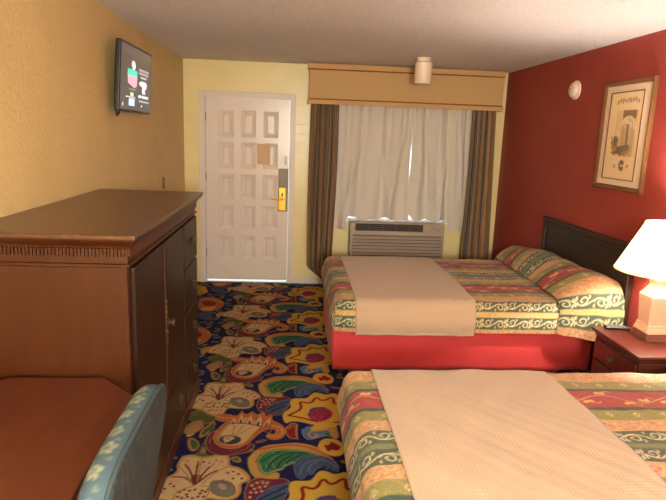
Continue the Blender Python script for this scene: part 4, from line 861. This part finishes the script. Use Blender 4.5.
def bed(yc, where, pillow):
    xf, half, r, top, hang = (1.572 if pillow else 1.528), 0.69, 0.07, 0.575, 0.152
    bt = thing('bed', 'bed with red skirt ' + where, 'bed', (2.5, yc, 0), 'two matching beds')
    obj('mattress', MB().box(1.585, 3.46, yc - 0.685, yc + 0.685, 0.35, 0.552), MT['mattress'], bt, bevel=0.05, seg=4)
    obj('box_spring', MB().box(1.55, 3.46, yc - 0.635, yc + 0.635, 0.12, 0.345), MT['mattress'], bt, bevel=0.02)
    for x in (1.7, 3.3):
        for y in (-0.5, 0.5): obj('leg', MB().lathe([(0, 0), (0.03, 0), (0.03, 0.12), (0, 0.12)], (x, yc + y, 0), 'z', 12), MT['black'], bt)
    # skirt: thin cloth wall round three sides
    path = [(3.46, yc - 0.655)] + [(x, yc - 0.655) for x in np.linspace(3.4, 1.56, 60)] + [(1.53 + 0.03 * math.cos(a), yc - 0.625 + 0.03 * math.sin(a)) for a in np.linspace(-PI / 2, -PI, 6)] + \
           [(1.50, yc + y) for y in np.linspace(-0.6, 0.6, 40)] + [(1.53 + 0.03 * math.cos(a), yc + 0.625 + 0.03 * math.sin(a)) for a in np.linspace(PI, PI / 2, 6)] + [(x, yc + 0.655) for x in np.linspace(1.56, 3.46, 60)]
    P = np.array(path); s = np.concatenate([[0], np.cumsum(np.linalg.norm(np.diff(P, axis=0), axis=1))]); tz = np.linspace(0, 1, 10)
    nrm = np.gradient(P, axis=0); nrm = np.stack([nrm[:, 1], -nrm[:, 0]], -1); nrm /= np.linalg.norm(nrm, axis=1)[:, None]
    G = np.zeros((10, len(P), 3))
    for k, t in enumerate(tz):
        o_ = -(0.006 * np.sin(6.0 * s + 1) + 0.004 * np.sin(13 * s)) * (1 - t) - 0.012 * (1 - t)
        G[k, :, :2] = P + nrm * o_[:, None] * -1; G[k, :, 2] = 0.018 + 0.37 * t
    sk = grid_mesh('bed_skirt', G, None, MT['skirt'], bt); so = sk.modifiers.new('thickness', 'SOLIDIFY'); so.thickness = 0.004; so.offset = 0
    # bedspread
    E = PI * r / 2 + hang
    u = np.arange(-E, 3.47 - xf + 0.003, 0.006); v = np.arange(-half - E, half + E + 0.003, 0.0055); U, Vv = np.meshgrid(u, v)
    spd = thing('bedspread', 'striped red, green and gold scroll bedspread ' + where, 'bedspread', (2.5, yc, 0.36), 'striped bedspreads')
    c = sp.sample(U + 0.1, np.abs(Vv))
    cvr = grid_mesh('cover', drape_points(U, Vv, xf, yc, half, r, top, hang), c, MT['spread'], spd)
    # fold of the spread over the pillows
    n1, n2 = 90, 330
    s_ = np.linspace(0, 1, n1); vv = np.linspace(-1.12, 1.12, n2); VV, SS = np.meshgrid(vv, s_)
    hump = (0.205 - 0.085 * sm(-0.2, 1.0, VV)) * np.sin(PI * np.clip(SS * 0.70 + 0.012, 0, 1)) ** 0.72
    r2 = 0.075 + 0.35 * hump; out = 0.772 + 0.180 * np.clip(SS * 1.4, 0, 1) ** 0.8 * np.where(VV < 0, 1.0, 0.6); h2 = out - r2
    z_top = top + 0.010 + hump * (1 + 0.05 * np.sin(7 * VV)); L2 = h2 + PI * r2 / 2
    d = np.clip(np.abs(VV) * (L2 + np.clip(z_top - r2 - 0.362, 0.02, None)) / 1.12 - h2, 0, None)
    ang = np.clip(d / r2, 0, PI / 2); straight = np.clip(d - PI * r2 / 2, 0, None)
    Yp = yc + np.sign(VV) * (np.where(d > 0, h2, np.abs(VV) * (L2 + np.clip(z_top - r2 - 0.362, 0.02, None)) / 1.12) + r2 * np.sin(ang) + 0.012 * np.sin(PI * np.clip(straight / 0.25, 0, 1)))
    Zp = z_top - r2 * (1 - np.cos(ang)) - straight
    Xp = 3.115 + 0.055 * (VV + 1) / 2 + (3.482 - 3.115 - 0.055 * (VV + 1) / 2) * SS + 0.004 * np.sin(25 * VV)
    Zp = Zp + 0.005 * np.sin(18 * VV + 6 * SS) * np.sin(9 * SS)
    av = np.abs(VV) * 0.985 / 1.12 - 0.012
    grid_mesh('pillow_fold', np.stack([Xp, Yp, Zp], -1), sp.sample(Xp + 0.23, np.clip(av, 0, 1.0)), MT['spread'], spd)
    # beige scarf laid across the foot of the bed
    a0, a1 = (1.650, 2.522) if pillow else (1.600, 2.482)
    u = np.arange(a0 - xf, a1 - xf, 0.012); v = np.linspace(-half - E - 0.004, half + E + 0.004, 260); U, Vv = np.meshgrid(u, v)
    uu = U - 0.05 * np.clip(np.abs(Vv) - half, 0, 1) * (U - 0.5)
    sf = grid_mesh('bed_scarf', drape_points(uu, Vv, xf, yc, half, r, top, hang, 0.007), None, MT['scarf'], uv=np.stack([U, Vv], -1) * 62)
    ctr = Vector((2.09, yc, 0.36)); sf.data.transform(Matrix.Translation(-ctr)); sf.location = ctr
    so = sf.modifiers.new('thickness', 'SOLIDIFY'); so.thickness = 0.004; so.offset = 1
    tag(sf, 'beige waffle cloth band laid across the bed ' + where.replace('of the bed ', ''), 'bed scarf', 'beige bed scarves')
    # headboard on the wall
    hb = thing('headboard', 'dark brown wooden headboard on the red wall ' + where, 'headboard', (W - 0.03, yc - 0.2, 0.2), 'dark headboards')
    ya, yb = yc - 0.92, yc + 0.475
    obj('panel', MB().box(W - 0.036, W - 0.004, ya + 0.02, yb - 0.02, 0.25, 1.0), MT['headb'], hb)
    obj('top_rail', MB().box(W - 0.058, W - 0.002, ya, yb, 1.006, 1.045).box(W - 0.048, W - 0.002, ya, yb, 0.965, 1.006), MT['headb'], hb, bevel=0.008, seg=3)
    for y in (ya, yb - 0.045): obj('stile', MB().box(W - 0.048, W - 0.002, y, y + 0.045, 0.2, 0.965), MT['headb'], hb, bevel=0.006)
bed(-1.86, 'by the window', True)
bed(-4.53, 'nearest the camera', False)

# ================================================================ NIGHTSTAND, LAMP, REMOTE
ns = thing('nightstand', 'dark cherry nightstand between the two beds', 'nightstand', (3.31, -3.36, 0))
NT = 0.58
obj('top', MB().box(3.095, W - 0.006, -3.620, -3.103, NT - 0.02, NT), MT['cherry'], ns, bevel=0.006, seg=3)
obj('molding', MB().loft([[(3.125 - o, -3.592 - o, z), (W - 0.008, -3.592 - o, z), (W - 0.008, -3.128 + o, z), (3.125 - o, -3.128 + o, z)] for o, z in ((0, NT - 0.05), (0.004, NT - 0.044), (0.006, NT - 0.034), (0.016, NT - 0.026), (0.022, NT - 0.02))]), MT['cherry'], ns)
obj('carcass', MB().box(3.125, W - 0.008, -3.592, -3.128, 0.07, NT - 0.05), MT['cherry'], ns, bevel=0.004)
obj('plinth', MB().box(3.112, W - 0.008, -3.602, -3.118, 0.0, 0.07), MT['cherry'], ns, bevel=0.006)
for z0, z1 in ((0.395, 0.515), (0.245, 0.385), (0.09, 0.235)):
    d = obj('drawer', MB().box(3.110, 3.128, -3.575, -3.145, z0, z1), MT['cherry'], ns, bevel=0.005, seg=3)
    k = MB()
    k.lathe([(0, 0), (0.024, 0), (0.024, -0.003), (0.010, -0.006), (0.008, -0.014), (0.018, -0.020), (0.020, -0.028), (0.012, -0.033), (0, -0.034)], (3.110, -3.36, (z0 + z1) / 2), 'x', 20)
    obj('knob', k, MT['antique'], d, smooth=True)
LX, LY = 3.366, -3.303
lp = thing('table_lamp', 'lit cream table lamp with a square base on the nightstand', 'lamp', (LX, LY, NT))
def sq(h, z, c=0.012): return [(LX - h + c, LY - h, z), (LX + h - c, LY - h, z), (LX + h, LY - h + c, z), (LX + h, LY + h - c, z), (LX + h - c, LY + h, z), (LX - h + c, LY + h, z), (LX - h, LY + h - c, z), (LX - h, LY - h + c, z)]
obj('foot', MB().loft([sq(0.078, NT), sq(0.078, NT + 0.040), sq(0.074, NT + 0.044)]), mat('dark_lamp_foot', (120, 74, 54), 0.35, coat=0.3), lp)
obj('base', MB().loft([sq(0.080, NT + 0.044), sq(0.080, NT + 0.052), sq(0.071, NT + 0.078), sq(0.071, NT + 0.088), sq(0.066, NT + 0.092), sq(0.066, NT + 0.100), sq(0.064, NT + 0.104), sq(0.073, NT + 0.25), sq(0.074, NT + 0.262), sq(0.070, NT + 0.268), sq(0.044, NT + 0.318), sq(0.040, NT + 0.330), sq(0.044, NT + 0.350), sq(0.046, NT + 0.362), sq(0.02, NT + 0.37, 0.006)]), MT['ceramic'], lp, bevel=0.002)
obj('stem', MB().lathe([(0.012, 0.0), (0.010, 0.02), (0.010, 0.06), (0.016, 0.065), (0.016, 0.10), (0, 0.10)], (LX, LY, NT + 0.365), 'z', 16), MT['antique'], lp, smooth=True)
obj('bulb', MB().lathe([(0.0, 0.0), (0.014, 0.0), (0.016, 0.02), (0.030, 0.06), (0.031, 0.08), (0.02, 0.103), (0.0, 0.11)], (LX, LY, NT + 0.465), 'z', 20), MT['bulb'], lp, smooth=True)
rs = []
for r0, z0 in ((0.250, 0.985), (0.2505, 0.992), (0.120, 1.268), (0.119, 1.275)): rs.append((r0, z0))
shm = MB(); n = 64; rings = [[(LX + r0 * math.cos(2 * PI * i / n), LY + r0 * math.sin(2 * PI * i / n), z0) for i in range(n)] for r0, z0 in rs]
rings += [[(LX + (r0 - 0.003) * math.cos(2 * PI * i / n), LY + (r0 - 0.003) * math.sin(2 * PI * i / n), z0) for i in range(n)] for r0, z0 in rs[::-1]]
shm.loft(rings + [rings[0]], caps=False)
sh = obj('lamp_shade', shm, MT['shade'], lp, smooth=True)
for r0, z0, w0 in ((0.2505, 0.988, 0.004), (0.120, 1.272, 0.003)):
    obj('trim_band', MB().tube([(LX + r0 * math.cos(a), LY + r0 * math.sin(a), z0) for a in np.linspace(0, 2 * PI, 65)], w0, 6), MT['shade'], sh, smooth=True)
hp = MB().tube([(LX, LY, NT + 0.575), (LX, LY, 1.262)], 0.003, 8)
for k in range(3):
    a = 2 * PI * k / 3; hp.tube([(LX, LY, 1.262), (LX + 0.118 * math.cos(a), LY + 0.118 * math.sin(a), 1.266)], 0.0025, 6)
obj('spider_fitter', hp, MT['antique'], sh)
pl = bpy.data.lights.new('table_lamp_bulb_light', 'POINT'); pl.energy = 66; pl.color = (1.0, 0.94, 0.84); pl.shadow_soft_size = 0.04
po = bpy.data.objects.new('table_lamp_bulb_light', pl); COL.objects.link(po); po.location = (LX, LY, NT + 0.60)

rc = thing('remote_control', 'black remote control beside the lamp on the nightstand', 'remote control', (3.235, -3.157, NT))
obj('body', MB().box(3.160, 3.310, -3.180, -3.134, NT, NT + 0.018), MT['black'], rc, bevel=0.006, seg=3)
bt_ = MB()
for i in range(5):
    for k in range(3): bt_.box(3.175 + 0.024 * i, 3.188 + 0.024 * i, -3.174 + 0.013 * k, -3.166 + 0.013 * k, NT + 0.018, NT + 0.020)
obj('buttons', bt_, MT['steel'], rc)
rc.rotation_euler = (0, 0, math.radians(-8))
